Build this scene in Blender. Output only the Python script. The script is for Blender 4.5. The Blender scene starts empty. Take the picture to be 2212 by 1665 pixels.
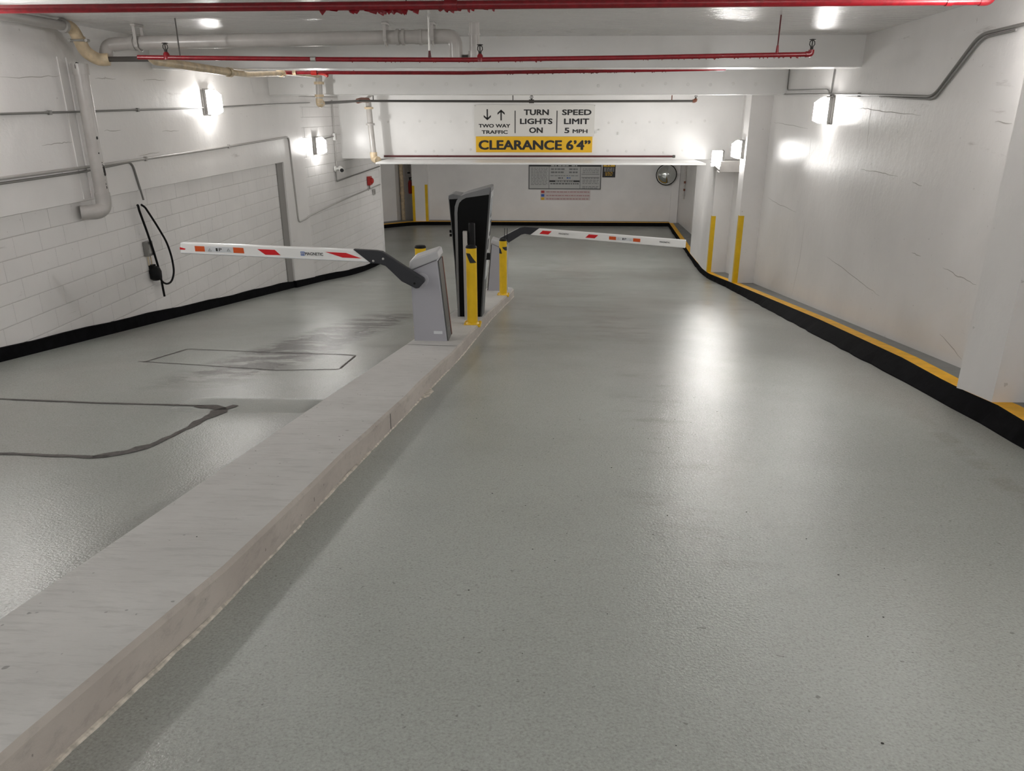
import bpy, math, random
from mathutils import Vector, Matrix
rnd = random.Random(7)
C = bpy.context.scene.collection
SC = bpy.context.scene
PI = math.pi
R = math.radians

# ---------------------------------------------------------------- camera, world, exposure
cam_d = bpy.data.cameras.new('camera')
cam_d.sensor_fit = 'HORIZONTAL'
cam_d.sensor_width = 36.0
cam_d.lens = 36.0 * 1620.0 / 2212.0
cam_d.clip_end = 200
cam_o = bpy.data.objects.new('camera', cam_d)
cam_o.location = (0, 0, 4.706)
cam_o.rotation_euler = (R(90 - 20.15), 0, R(2.63))
C.objects.link(cam_o)
SC.camera = cam_o
w = bpy.data.worlds.new('world')
w.use_nodes = True
w.node_tree.nodes['Background'].inputs[0].default_value = (0.95, 0.97, 1.0, 1)
w.node_tree.nodes['Background'].inputs[1].default_value = 0.55
SC.world = w
SC.view_settings.view_transform = 'Standard'
SC.view_settings.look = 'None'
SC.view_settings.gamma = 1.0
SC.view_settings.use_curve_mapping = False
SC.view_settings.exposure = 2.28
try:
    SC.cycles.max_bounces = 12
    SC.cycles.diffuse_bounces = 8
    SC.cycles.glossy_bounces = 4
    SC.cycles.sample_clamp_indirect = 6.0
except Exception:
    pass
LAMP = 60.0            # radiance of the wall lamps' lenses

# ---------------------------------------------------------------- materials
def _nt(name):
    m = bpy.data.materials.new(name)
    m.use_nodes = True
    nt = m.node_tree
    return m, nt, nt.nodes['Principled BSDF']
def nd(nt, t, **kw):
    n = nt.nodes.new(t)
    for k, v in kw.items():
        if k in n.inputs.keys():
            n.inputs[k].default_value = v
        else:
            setattr(n, k, v)
    return n
def c4(c): return (c[0], c[1], c[2], 1)
def srgb(r, g, b):
    f = lambda v: (v / 255 / 12.92) if v <= 10 else ((v / 255 + .055) / 1.055) ** 2.4
    return (f(r), f(g), f(b))
def math_n(nt, op, a, b=None, clamp=False):
    n = nt.nodes.new('ShaderNodeMath'); n.operation = op; n.use_clamp = clamp
    for i, v in enumerate((a, b)):
        if v is None: continue
        if isinstance(v, (int, float)): n.inputs[i].default_value = v
        else: nt.links.new(v, n.inputs[i])
    return n.outputs[0]
def mixc(nt, fac, a, b):
    n = nt.nodes.new('ShaderNodeMix'); n.data_type = 'RGBA'
    if isinstance(fac, (int, float)): n.inputs[0].default_value = fac
    else: nt.links.new(fac, n.inputs[0])
    for i, v in ((6, a), (7, b)):
        if isinstance(v, tuple): n.inputs[i].default_value = c4(v)
        else: nt.links.new(v, n.inputs[i])
    return n.outputs[2]
def ramp(nt, v, lo, hi, a=0., b=1.):
    n = nt.nodes.new('ShaderNodeMapRange'); n.interpolation_type = 'SMOOTHSTEP'
    nt.links.new(v, n.inputs[0])
    n.inputs[1].default_value = lo; n.inputs[2].default_value = hi
    n.inputs[3].default_value = a; n.inputs[4].default_value = b
    return n.outputs[0]
def noise(nt, vec, scale, detail=3., rough=.55, sx=(1, 1, 1), loc=(0, 0, 0)):
    mp = nt.nodes.new('ShaderNodeMapping')
    mp.inputs['Scale'].default_value = sx; mp.inputs['Location'].default_value = loc
    nt.links.new(vec, mp.inputs[0])
    n = nt.nodes.new('ShaderNodeTexNoise')
    n.inputs['Scale'].default_value = scale; n.inputs['Detail'].default_value = detail; n.inputs['Roughness'].default_value = rough
    nt.links.new(mp.outputs[0], n.inputs[0])
    return n.outputs[0]
def pos(nt): return nt.nodes.new('ShaderNodeNewGeometry').outputs['Position']
def bump(nt, bs, h, strength, dist):
    b = nt.nodes.new('ShaderNodeBump'); b.inputs['Strength'].default_value = strength; b.inputs['Distance'].default_value = dist
    nt.links.new(h, b.inputs['Height']); nt.links.new(b.outputs[0], bs.inputs['Normal'])
def plain(name, col, rough=.5, metal=0., spec=.5, var=.0, vs=8., bmp=0., bs=60., emit=0.):
    m, nt, b = _nt(name)
    b.inputs['Base Color'].default_value = c4(col)
    b.inputs['Roughness'].default_value = rough
    b.inputs['Metallic'].default_value = metal
    b.inputs['Specular IOR Level'].default_value = spec
    if var or bmp:
        p = pos(nt)
    if var:
        n = noise(nt, p, vs)
        c = mixc(nt, ramp(nt, n, .3, .7), tuple(v * (1 - var) for v in col), tuple(min(1, v * (1 + var)) for v in col))
        nt.links.new(c, b.inputs['Base Color'])
    if bmp:
        bump(nt, b, noise(nt, p, bs), bmp, .004)
    if emit:
        b.inputs['Emission Color'].default_value = (1, .978, .95, 1)
        b.inputs['Emission Strength'].default_value = emit
    return m

def wall_paint(name, col, rough=.33, stretch=(1, 1, 1), scuff=1., bumpy=.25, spec=.3):
    m, nt, b = _nt(name)
    p = pos(nt)
    big = noise(nt, p, .7, 4)
    c = mixc(nt, ramp(nt, big, .35, .65), tuple(v * .96 for v in col), tuple(min(1, v * 1.03) for v in col))
    sc = noise(nt, p, 2.6, 5, .7, (1, .35, 2.6), (3, 1, 7))
    msk = ramp(nt, noise(nt, p, .9, 2), .45, .62)
    s = math_n(nt, 'MULTIPLY', ramp(nt, sc, .64, .74), msk)
    s = math_n(nt, 'MULTIPLY', s, .45 * scuff)
    c = mixc(nt, s, c, (.30, .27, .25))
    sp = ramp(nt, noise(nt, p, 16, 2, .5, (1, 1, 1), (9, 2, 4)), .735, .77)
    c = mixc(nt, math_n(nt, 'MULTIPLY', sp, .35 * scuff), c, (.25, .23, .21))
    nt.links.new(c, b.inputs['Base Color'])
    b.inputs['Roughness'].default_value = rough
    b.inputs['Specular IOR Level'].default_value = spec
    h = noise(nt, p, 7, 6, .6, stretch)
    bump(nt, b, h, bumpy, .02)
    return m

M = {}
M['wall'] = wall_paint('white_wall_paint', (.77, .755, .745))
M['block'] = wall_paint('white_block_paint', (.76, .745, .735), .36, bumpy=.2)
M['mortar'] = plain('painted_mortar', (.58, .565, .555), .6)
M['wallR'] = wall_paint('white_concrete_paint', (.78, .765, .755), .3, bumpy=.22)
M['beam'] = wall_paint('white_beam_paint', (.83, .825, .815), .24, (1, 1, 1), .25, .12)
M['ceil'] = wall_paint('glossy_ceiling_paint', (.74, .73, .72), .10, (.5, 2.6, 1), .15, 1., spec=.45)
M['ledge'] = plain('white_ledge_enamel', (.86, .86, .85), .3)
M['far'] = wall_paint('far_wall_paint', (.82, .805, .795), .33, scuff=.4)
M['conc_top'] = None
M['black_curb'] = plain('black_curb_paint', (.004, .004, .005), .8, spec=.06, var=.35, vs=9, bmp=.5, bs=25)
M['yellow_curb'] = plain('yellow_curb_paint', (.82, .43, .010), .5, spec=.2, var=.12, vs=6, bmp=.2)
M['walk'] = plain('grey_walkway_paint', (.165, .17, .165), .5, var=.1, vs=4)
M['red'] = plain('red_pipe_paint', (.21, .006, .012), .3, var=.15, vs=20)
M['dkred'] = plain('dark_red_pipe_paint', (.09, .008, .012), .4)
M['whitepipe'] = plain('white_pipe_paint', (.46, .44, .42), .3, var=.06, vs=5, bmp=.15, bs=30)
M['beige'] = plain('beige_cast_iron', (.60, .48, .32), .35, var=.18, vs=9, bmp=.3, bs=30)
M['chip'] = plain('bare_iron_patch', (.02, .018, .016), .7)
M['conduit'] = plain('painted_conduit', (.40, .385, .37), .35)
M['conduit_dk'] = plain('grey_conduit', (.22, .215, .205), .35, .3)
M['darkpipe'] = plain('dark_grey_pipe', (.065, .06, .055), .4)
M['steel'] = plain('galvanised_steel', (.45, .44, .42), .38, .6)
M['rust'] = plain('rusty_coupling', (.16, .05, .025), .6)
M['black'] = plain('black_rubber', (.004, .004, .0045), .55, spec=.2)
M['gloss'] = plain('black_gloss_panel', (.0018, .0018, .002), .45, spec=.12)
M['rim'] = plain('grey_plastic_rim', (.16, .162, .165), .4)
M['rimdk'] = plain('dark_grey_plastic', (.075, .077, .08), .45)
M['cab'] = plain('grey_cabinet_enamel', (.375, .372, .405), .42, spec=.4)
M['cablid'] = plain('light_grey_lid', (.44, .44, .45), .3)
M['cabdk'] = plain('dark_door_panel', (.09, .09, .088), .45)
M['amber'] = plain('amber_reflector', (.14, .03, .018), .4)
M['arm'] = plain('charcoal_bracket', (.025, .026, .031), .45, spec=.4)
M['boom'] = plain('white_boom_enamel', (.80, .80, .79), .3)
M['refl_red'] = plain('red_reflective_tape', (.62, .008, .014), .35)
M['refl_or'] = plain('orange_reflector', (.62, .09, .015), .35)
M['decal'] = plain('pale_decal', (.62, .64, .66), .4)
M['ink'] = plain('black_ink', (.012, .012, .013), .5)
M['greyink'] = plain('grey_ink', (.20, .20, .20), .5)
M['lightink'] = plain('light_ink', (.55, .55, .52), .5)
M['blueink'] = plain('blue_ink', (.02, .10, .42), .5)
M['pinkink'] = plain('faded_red_ink', (.42, .20, .20), .5)
M['yellow'] = plain('yellow_bollard_enamel', (.76, .48, .008), .38, var=.05, vs=6)
M['signwhite'] = plain('white_sign_plate', (.70, .69, .66), .35)
M['signyellow'] = plain('yellow_sign_plate', (.80, .47, .01), .35)
M['rate'] = plain('grey_rate_board', (.50, .50, .49), .5)
M['rateframe'] = plain('dark_board_frame', (.10, .10, .10), .5)
M['green'] = plain('dark_green_emblem', (.02, .05, .035), .5)
M['pinkpaper'] = plain('pink_white_sheet', (.62, .55, .54), .5)
M['mirror'] = plain('mirror_glass', (.75, .78, .77), .04, 1.)
M['lens'] = plain('lit_prismatic_lens', (.9, .88, .84), .3, emit=LAMP)
M['lens_side'] = plain('lit_lens_sides', (.9, .88, .84), .3, emit=LAMP * .12)
M['lampback'] = plain('bronze_lamp_housing', (.22, .21, .20), .4)
M['alarm'] = plain('red_alarm_shell', (.42, .02, .015), .35)
M['white'] = plain('white_plastic', (.72, .72, .70), .35)
M['dirt'] = plain('dark_debris', (.03, .028, .025), .9)
M['seal'] = plain('loop_sealant', (.085, .075, .068), .75, var=.3, vs=30)
M['screen'] = plain('kiosk_display', (.28, .34, .40), .15)
M['panel'] = plain('kiosk_panel_grey', (.42, .43, .44), .35)

def floor_material():
    m, nt, b = _nt('grey_green_epoxy_floor')
    p = pos(nt)
    big = noise(nt, p, .55, 5, .6)
    c = mixc(nt, ramp(nt, big, .36, .64), (.335, .352, .33), (.375, .395, .37))
    br = ramp(nt, noise(nt, p, .33, 3, .5, (1.5, .5, 1), (5, 3, 1)), .46, .66)
    c = mixc(nt, math_n(nt, 'MULTIPLY', br, .55), c, (.335, .322, .295))
    sx = nt.nodes.new('ShaderNodeSeparateXYZ'); nt.links.new(p, sx.inputs[0])
    X, Y = sx.outputs[0], sx.outputs[1]
    def lane(x0, slope, y0, halfw, ya, yb, lo, hi, dens, scl, seed):
        cx = math_n(nt, 'ADD', math_n(nt, 'MULTIPLY', math_n(nt, 'SUBTRACT', Y, y0), slope), x0)
        d = math_n(nt, 'ABSOLUTE', math_n(nt, 'SUBTRACT', X, cx))
        mk = ramp(nt, d, halfw * .35, halfw, 1, 0)
        mk = math_n(nt, 'MULTIPLY', mk, ramp(nt, Y, ya, ya + 1.6))
        mk = math_n(nt, 'MULTIPLY', mk, ramp(nt, Y, yb - 1.8, yb, 1, 0))
        n = ramp(nt, noise(nt, p, scl, 5, .65, (.8, 1.5, 1), seed), lo, hi)
        return math_n(nt, 'MULTIPLY', math_n(nt, 'MULTIPLY', mk, n), dens, True)
    s = s_tyre = lane(-3.25, .13, 6.3, .62, 5.9, 12.8, .38, .58, 1.25, 3.0, (1, 5, 2))
    c = mixc(nt, s, c, (.055, .05, .045))
    s = lane(1.05, .0, 9, .55, 8.5, 15, .48, .68, .38, 2.0, (7, 1, 2))
    c = mixc(nt, s, c, (.10, .085, .07))
    s = lane(.75, .06, 3, .45, 1.8, 8.5, .52, .72, .28, 2.0, (2, 9, 2))
    c = mixc(nt, s, c, (.12, .105, .09))
    s = lane(.3, .03, 9, 1.9, 8.0, 26, .45, .7, .30, .9, (4, 4, 2))
    c = mixc(nt, s, c, (.165, .15, .128))
    s = lane(2.4, .16, 2, .10, 1.5, 6.5, .38, .6, .25, 3.0, (6, 4, 1))
    c = mixc(nt, s, c, (.20, .17, .13))
    # specks of grit
    sp = ramp(nt, noise(nt, p, 34, 1, .5), .765, .785)
    c = mixc(nt, math_n(nt, 'MULTIPLY', sp, .5), c, (.08, .075, .07))
    fine = noise(nt, p, 105, 2, .6)
    c = mixc(nt, ramp(nt, fine, .50, .72, 0, .42), c, (.46, .47, .45))
    c = mixc(nt, ramp(nt, fine, .50, .30, 0, .42), c, (.20, .20, .185))
    nt.links.new(c, b.inputs['Base Color'])
    # a matt patch band across the left lane
    inx = math_n(nt, 'MULTIPLY', ramp(nt, X, -3.1, -2.8), ramp(nt, X, -1.9, -1.8, 1, 0))
    iny = math_n(nt, 'MULTIPLY', ramp(nt, Y, 5.42, 5.5), ramp(nt, Y, 5.86, 5.94, 1, 0))
    pt = math_n(nt, 'MULTIPLY', inx, iny)
    ro = math_n(nt, 'ADD', ramp(nt, noise(nt, p, .8, 4), .3, .7, .20, .25), math_n(nt, 'ADD', math_n(nt, 'MULTIPLY', pt, .4), math_n(nt, 'MULTIPLY', s_tyre, .04)))
    nt.links.new(ro, b.inputs['Roughness'])
    b.inputs['Specular IOR Level'].default_value = .55
    h = noise(nt, p, 80, 3, .65)
    bump(nt, b, h, .55, .004)
    return m
M['floor'] = floor_material()

def concrete(name, ca, cb, streak=(1, 1, 1), rough=.75):
    m, nt, b = _nt(name)
    p = pos(nt)
    n1 = noise(nt, p, 1.3, 5, .6)
    c = mixc(nt, ramp(nt, n1, .35, .65), ca, cb)
    n2 = noise(nt, p, 14, 4, .7, streak)
    c = mixc(nt, ramp(nt, n2, .48, .72, 0, .4), c, tuple(v * .62 for v in ca))
    n3 = ramp(nt, noise(nt, p, 26, 1), .75, .78)
    c = mixc(nt, math_n(nt, 'MULTIPLY', n3, .5), c, (.05, .045, .04))
    nt.links.new(c, b.inputs['Base Color'])
    b.inputs['Roughness'].default_value = rough
    bump(nt, b, noise(nt, p, 30, 5, .7, streak), .4, .006)
    return m
M['isl_top'] = concrete('broomed_concrete', (.48, .472, .455), (.545, .537, .52), (.35, 2.2, 1), .6)
M['isl_side'] = concrete('formed_concrete_edge', (.40, .36, .325), (.47, .43, .39), (1, .6, 1.4))

# ---------------------------------------------------------------- mesh helpers
class MB:
    def __init__(s): s.v = []; s.f = []
    def face(s, pts):
        i = len(s.v); s.v += [tuple(p) for p in pts]; s.f.append(tuple(range(i, i + len(pts))))
    def face_(s, pts): s.face(pts); return s
    def box(s, x0, x1, y0, y1, z0, z1):
        i = len(s.v)
        s.v += [(x0, y0, z0), (x1, y0, z0), (x1, y1, z0), (x0, y1, z0), (x0, y0, z1), (x1, y0, z1), (x1, y1, z1), (x0, y1, z1)]
        for q in ((0, 3, 2, 1), (4, 5, 6, 7), (0, 1, 5, 4), (1, 2, 6, 5), (2, 3, 7, 6), (3, 0, 4, 7)): s.f.append(tuple(i + k for k in q))
        return s
    def prism(s, poly, f0, f1):
        """poly: 2-D outline; f0/f1 map (a, b) to a 3-D point at either end"""
        i = len(s.v); n = len(poly)
        s.v += [tuple(f0(*p)) for p in poly] + [tuple(f1(*p)) for p in poly]
        s.f.append(tuple(i + k for k in range(n - 1, -1, -1))); s.f.append(tuple(i + n + k for k in range(n)))
        for k in range(n):
            j = (k + 1) % n
            s.f.append((i + k, i + j, i + n + j, i + n + k))
        return s
    def prism_y(s, poly, y0, y1): return s.prism(poly, lambda a, b: (a, y0, b), lambda a, b: (a, y1, b))
    def prism_x(s, poly, x0, x1): return s.prism(poly, lambda a, b: (x0, a, b), lambda a, b: (x1, a, b))
    def prism_z(s, poly, z0, z1): return s.prism(poly, lambda a, b: (a, b, z0), lambda a, b: (a, b, z1))
    def tube(s, pts, r, n=12, fillet=0., closed=False, caps=True):
        P = [Vector(p) for p in pts]
        if fillet:
            Q = [P[0]]
            for a, b, c in zip(P, P[1:], P[2:]):
                d0 = (a - b); d1 = (c - b)
                t = min(fillet, d0.length * .48, d1.length * .48)
                p0 = b + d0.normalized() * t; p1 = b + d1.normalized() * t
                for k in range(7):
                    u = k / 6; Q.append(p0 * (1 - u) ** 2 + b * 2 * u * (1 - u) + p1 * u * u)
            Q.append(P[-1]); P = Q
        rr = r if isinstance(r, (list, tuple)) else [r] * len(P)
        t0 = (P[1] - P[0]).normalized()
        up = Vector((0, 0, 1)) if abs(t0.z) < .9 else Vector((1, 0, 0))
        nrm = (up - t0 * up.dot(t0)).normalized()
        base = len(s.v); L = len(P)
        for k, p in enumerate(P):
            if closed: t = (P[(k + 1) % L] - P[k - 1]).normalized()
            else: t = (P[min(k + 1, L - 1)] - P[max(k - 1, 0)]).normalized()
            nrm = (nrm - t * nrm.dot(t)).normalized(); bn = t.cross(nrm)
            for q in range(n):
                a = 2 * PI * q / n
                s.v.append(tuple(p + (nrm * math.cos(a) + bn * math.sin(a)) * rr[k]))
        for k in range(L if closed else L - 1):
            for q in range(n):
                a = base + k * n + q; b_ = base + k * n + (q + 1) % n
                k2 = (k + 1) % L
                c_ = base + k2 * n + (q + 1) % n; d_ = base + k2 * n + q
                s.f.append((a, b_, c_, d_))
        if caps and not closed:
            s.f.append(tuple(base + q for q in range(n - 1, -1, -1)))
            s.f.append(tuple(base + (L - 1) * n + q for q in range(n)))
        return s
    def cyl(s, p0, p1, r, n=16): return s.tube([p0, p1], r, n)
    def lathe(s, prof, cx, cy, cz, n=24, axis='z'):
        base = len(s.v)
        for (r, h) in prof:
            for q in range(n):
                a = 2 * PI * q / n
                o = {'z': (r * math.cos(a), r * math.sin(a), h), 'y': (r * math.cos(a), h, r * math.sin(a)), 'x': (h, r * math.cos(a), r * math.sin(a))}[axis]
                s.v.append((cx + o[0], cy + o[1], cz + o[2]))
        for k in range(len(prof) - 1):
            for q in range(n):
                s.f.append((base + k * n + q, base + k * n + (q + 1) % n, base + (k + 1) * n + (q + 1) % n, base + (k + 1) * n + q))
        s.f.append(tuple(base + q for q in range(n - 1, -1, -1)))
        s.f.append(tuple(base + (len(prof) - 1) * n + q for q in range(n)))
        return s
    def build(s, name, m, parent=None, smooth=False, bevel=0., fix=True):
        off = Vector((0, 0, 0)); q = parent
        while q is not None: off += q.location; q = q.parent
        me = bpy.data.meshes.new(name)
        me.from_pydata([tuple(Vector(p) - off) for p in s.v], [], s.f)
        if fix or bevel:
            import bmesh
            bm = bmesh.new(); bm.from_mesh(me)
            bmesh.ops.remove_doubles(bm, verts=bm.verts, dist=1e-5)
            bmesh.ops.recalc_face_normals(bm, faces=bm.faces)
            bm.to_mesh(me); bm.free()
        me.materials.append(m)
        if smooth:
            me.polygons.foreach_set('use_smooth', [True] * len(me.polygons))
            try: me.set_sharp_from_angle(angle=R(40))
            except Exception: pass
        o = bpy.data.objects.new(name, me); C.objects.link(o)
        if parent is not None: o.parent = parent
        if bevel:
            b = o.modifiers.new('bevel', 'BEVEL'); b.width = bevel; b.segments = 2; b.limit_method = 'ANGLE'; b.angle_limit = R(35)
        return o
def tag(o, label, cat, group=None, kind=None):
    o['label'] = label; o['category'] = cat
    if group: o['group'] = group
    if kind: o['kind'] = kind
    return o
def thing(name, loc, label, cat, group=None):
    o = bpy.data.objects.new(name, None); o.location = loc; o.empty_display_size = .2
    C.objects.link(o); return tag(o, label, cat, group)
def dup(root, loc, rotz, label):
    r = root.copy(); C.objects.link(r); r.location = loc; r.rotation_euler = (0, 0, rotz); r['label'] = label
    for ch in list(root.children):
        c = ch.copy(); C.objects.link(c); c.parent = r
        for g in list(ch.children):
            d = g.copy(); C.objects.link(d); d.parent = c
    return r
def box(name, m, parent, x0, x1, y0, y1, z0, z1, bevel=0.):
    return MB().box(x0, x1, y0, y1, z0, z1).build(name, m, parent, bevel=bevel)
def lettering(text, x0, x1, z0, z1, y, m, parent, name='lettering', bold=.03, slant=0., face=-1):
    """flat lettering in a plane of constant y, fitted to the given box, read from -y"""
    cu = bpy.data.curves.new('txt', 'FONT'); cu.body = text; cu.size = 1; cu.offset = 0; cu.resolution_u = 3
    to = bpy.data.objects.new('txt', cu); C.objects.link(to)
    bpy.context.view_layer.update()
    me = bpy.data.meshes.new_from_object(to.evaluated_get(bpy.context.evaluated_depsgraph_get()))
    bpy.data.objects.remove(to); bpy.data.curves.remove(cu)
    xs = [v.co.x for v in me.vertices]; ys = [v.co.y for v in me.vertices]
    ax, bx, ay, by = min(xs), max(xs), min(ys), max(ys)
    off = Vector((0, 0, 0)); q = parent
    while q is not None: off += q.location; q = q.parent
    for v in me.vertices:
        u = (v.co.x - ax) / (bx - ax); t = (v.co.y - ay) / max(1e-6, by - ay)
        zz = z0 + (z1 - z0) * t + slant * (u - .5)
        v.co = Vector((x0 + (x1 - x0) * u, y, zz)) - off
    if bold:
        h_ = (z1 - z0); nv = len(me.vertices)
        V = [v.co.copy() for v in me.vertices]; F = [tuple(p.vertices) for p in me.polygons]
        VV, FF = [], []
        for q, (dx, dz) in enumerate(((0, 0), (1, 0), (-1, 0), (0, .6), (0, -.6), (.8, .5), (-.8, .5), (.8, -.5), (-.8, -.5))):
            VV += [(v.x + dx * bold * h_, v.y - q * 1e-5, v.z + dz * bold * h_) for v in V]; FF += [tuple(k + q * nv for k in f) for f in F]
        me = bpy.data.meshes.new(name); me.from_pydata(VV, [], FF)
    me.materials.clear(); me.materials.append(m)
    o = bpy.data.objects.new(name, me); C.objects.link(o); o.parent = parent
    return o

# ---------------------------------------------------------------- the site: ramp profile and walls' plan
def zf(Y):
    if Y < 20.5: return 3.206 - .14 * Y
    if Y < 25.3:
        t = Y - 20.5; return .336 - .14 * t + .14 * t * t / 9.6
    return 0.
def interp(tab, y):
    if y <= tab[0][0]: a, b = tab[0], tab[1]
    elif y >= tab[-1][0]: a, b = tab[-2], tab[-1]
    else:
        for a, b in zip(tab, tab[1:]):
            if a[0] <= y <= b[0]: break
    return a[1] + (b[1] - a[1]) * (y - a[0]) / (b[0] - a[0])
ZC = 5.686                                   # slab soffit over the ramp
def zc(Y): return ZC if Y > 4.5 else ZC + .14 * (4.5 - Y)
def wl(Y): return -5.80 - .03 + max(0, Y - 18.4) * .073      # left wall past the jamb bends in a little
def wr(Y): return 3.43 + .0815 * Y
YS = [-12, -9, -6, -4, -2, 0, 2, 4, 6, 8, 10, 12, 14, 16, 18, 19, 20, 20.5, 21, 21.5, 22, 22.5, 23, 23.5, 24, 24.5, 25, 25.3, 27, 29, 31, 33, 34.6]

# floor
mb = MB()
for a, b in zip(YS, YS[1:]):
    x0 = -6.0 if b <= 24.51 else -9.6
    x1 = wr(a) + .3 if b < 17 else 6.0
    mb.face([(x0, a, zf(a)), (x1, a, zf(a)), (x1, b, zf(b)), (x0, b, zf(b))])
floor = mb.build('floor', M['floor'])
floor['kind'] = 'structure'; tag(floor, 'glossy grey-green painted ramp floor with dark tyre marks', 'floor')

def ribbon(name, pts, wd, m, h=.004, jitter=.35, seed=1):
    r_ = random.Random(seed); mb = MB(); P = [Vector((p[0], p[1], 0)) for p in pts]
    Q = []
    for a, b in zip(P, P[1:]):
        n = max(1, int((b - a).length / .07))
        for k in range(n): Q.append(a.lerp(b, k / n))
    Q.append(P[-1])
    Lp = []; n = len(Q)
    for k, q in enumerate(Q):
        t = (Q[min(k + 1, n - 1)] - Q[max(0, k - 1)]).normalized(); s = Vector((-t.y, t.x, 0))
        ww = wd(k / (n - 1)) if callable(wd) else wd
        a = q + s * ww * (.5 + r_.uniform(-jitter, jitter) * .5); b = q - s * ww * (.5 + r_.uniform(-jitter, jitter) * .5)
        Lp.append(((a.x, a.y, zf(a.y) + h), (b.x, b.y, zf(b.y) + h)))
    for (a, b), (c, d) in zip(Lp, Lp[1:]): mb.face([a, b, d, c])
    return mb.build(name, m, floor)
ribbon('loop_sealant', [(-5.6, 5.76), (-4.6, 5.732), (-3.764, 5.66), (-2.8, 5.615)], .035, M['seal'], seed=2)
ribbon('loop_sealant', [(-2.86, 5.61), (-2.72, 5.585), (-2.62, 5.55), (-2.575, 5.5)], lambda u: .06 + .07 * math.sin(u * PI), M['seal'], seed=3)
ribbon('loop_sealant', [(-2.55, 5.66), (-2.60, 5.45), (-2.615, 4.9), (-2.655, 4.535), (-2.725, 4.372), (-2.89, 4.233)], lambda u: .085 - .04 * u + .03 * math.sin(9 * u), M['seal'], seed=4, jitter=.5)
ribbon('loop_sealant', [(-2.8, 4.26), (-2.89, 4.233), (-3.1, 4.25), (-3.53, 4.269), (-5.0, 4.33)], .045, M['seal'], seed=5)
ribbon('loop_sealant', [(-4.309, 7.484), (-4.247, 8.336), (-3.333, 8.215), (-2.32, 8.11), (-2.158, 8.061), (-2.122, 7.288)], .02, M['seal'], seed=6)
ribbon('loop_sealant', [(-4.40, 7.52), (-3.706, 7.37), (-2.728, 7.141), (-2.122, 7.25)], .02, M['seal'], seed=7)

# ceiling slab over the ramp, and over the lower hall
mb = MB()
mb.prism_x([(-12.2, zc(-12.2)), (4.5, ZC), (23.5, ZC), (23.5, ZC + .3), (4.5, ZC + .3), (-12.2, zc(-12.2) + .3)], -6.3, 6.6)
o = mb.build('ceiling', M['ceil']); tag(o, 'glossy white slab ceiling over the ramp with lamp reflections', 'ceiling', kind='structure')
o = MB().box(-9.9, 6.6, 22.15, 35, 4.25, 4.5).build('ceiling', M['far']); tag(o, 'low white ceiling of the lower hall beyond the sign beam', 'ceiling', kind='structure')

# downstand beams
def beam(poly, x0, x1, label):
    o = MB().prism_x(poly, x0, x1).build('ceiling_beam', M['beam'], bevel=.012)
    tag(o, label, 'beam', 'white downstand beams across the ramp', 'structure'); return o
bA = beam([(11.62, 5.274), (12.15, 5.274), (12.15, ZC + .05), (11.62, ZC + .05)], -5.9, 4.5, 'nearest white ceiling beam behind the red sprinkler pipe')
bB = beam([(16.45, 5.004), (17.15, 5.004), (17.15, ZC + .05), (16.45, ZC + .05)], -5.9, 4.95, 'middle white ceiling beam between the red pipe and the grey pipe')
bC = beam([(21.2, 3.462), (22.2, 3.462), (22.2, ZC + .05), (21.2, ZC + .05)], -5.95, 5.25, 'deep white ceiling beam that carries the clearance sign')
led = MB().box(-4.35, 3.92, 19.55, 21.2, 3.425, 3.47).build('ledge', M['ledge'], bevel=.006); tag(led, 'thin white ledge along the foot of the sign beam, lit from above', 'ledge', kind='structure')
mb = MB()
tie = MB().lathe([(.0, 0), (.034, 0), (.034, -.004), (.02, -.007)], 0, 0, 0, 12, 'y')
tp = None
M['tie'] = plain('form_tie_plug', (.74, .735, .72), .5)
def ties(parent, y, z, xs):
    global tp
    for x in xs:
        if tp is None: tp = tie.build('form_tie_plug', M['tie'], None); o = tp
        else: o = tp.copy(); C.objects.link(o)
        o.parent = parent; o.location = (x, y, z + rnd.uniform(-.03, .03))
ties(bC, 21.2, 4.42, [-4.3 + .42 * k for k in range(6)] + [1.6 + .36 * k for k in range(8)])
ties(bC, 21.2, 3.68, [-3.6 + .5 * k for k in range(4)] + [1.6 + .5 * k for k in range(6)])
ties(bB, 16.45, 5.2, [-5.1 + .5 * k for k in range(9)] + [1.0 + .45 * k for k in range(8)])
mb = MB(); mb.box(1.235, 1.295, 21.17, 21.2, 4.13, 4.19); mb.build('anchor_clip', M['white'], bC)
mb = MB(); mb.box(1.34, 1.38, 21.17, 21.2, 4.2, 4.24); mb.build('anchor_clip', M['white'], bC)
mb = MB(); mb.box(1.84, 1.88, 21.17, 21.2, 4.09, 4.16); mb.build('anchor_clip', M['white'], bC)

# left wall: cast upper wall, block infill set back beneath it
mb = MB()
mb.prism_x([(-12.2, zf(-12.2) - .1), (16.9, zf(16.9) - .1), (16.9, 3.64), (16.9, ZC + .25), (4.5, ZC + .25), (-12.2, zc(-12.2) + .25)], -6.3, -5.875)
mb.prism_x([(-12.2, zf(-12.2) + 2.0), (-2.0, 3.64), (16.9, 3.64), (16.9, ZC + .25), (4.5, ZC + .25), (-12.2, zc(-12.2) + .25)], -5.9, -5.80)
mb.prism_x([(16.9, zf(16.9) - .1), (18.4, zf(18.4) - .1), (18.4, ZC + .25), (16.9, ZC + .25)], -6.3, -5.80)
wallL = mb.build('wall_left', M['wall']); tag(wallL, 'white painted left wall of smooth concrete over concrete blocks', 'wall', kind='structure')
back = MB().prism_x([(-12.2, zf(-12.2) - .1), (16.9, zf(16.9) - .1), (16.9, 3.64), (-12.2, 3.64 + 1.2)], -5.88, -5.868).build('mortar_bed', M['mortar'], wallL)

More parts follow.
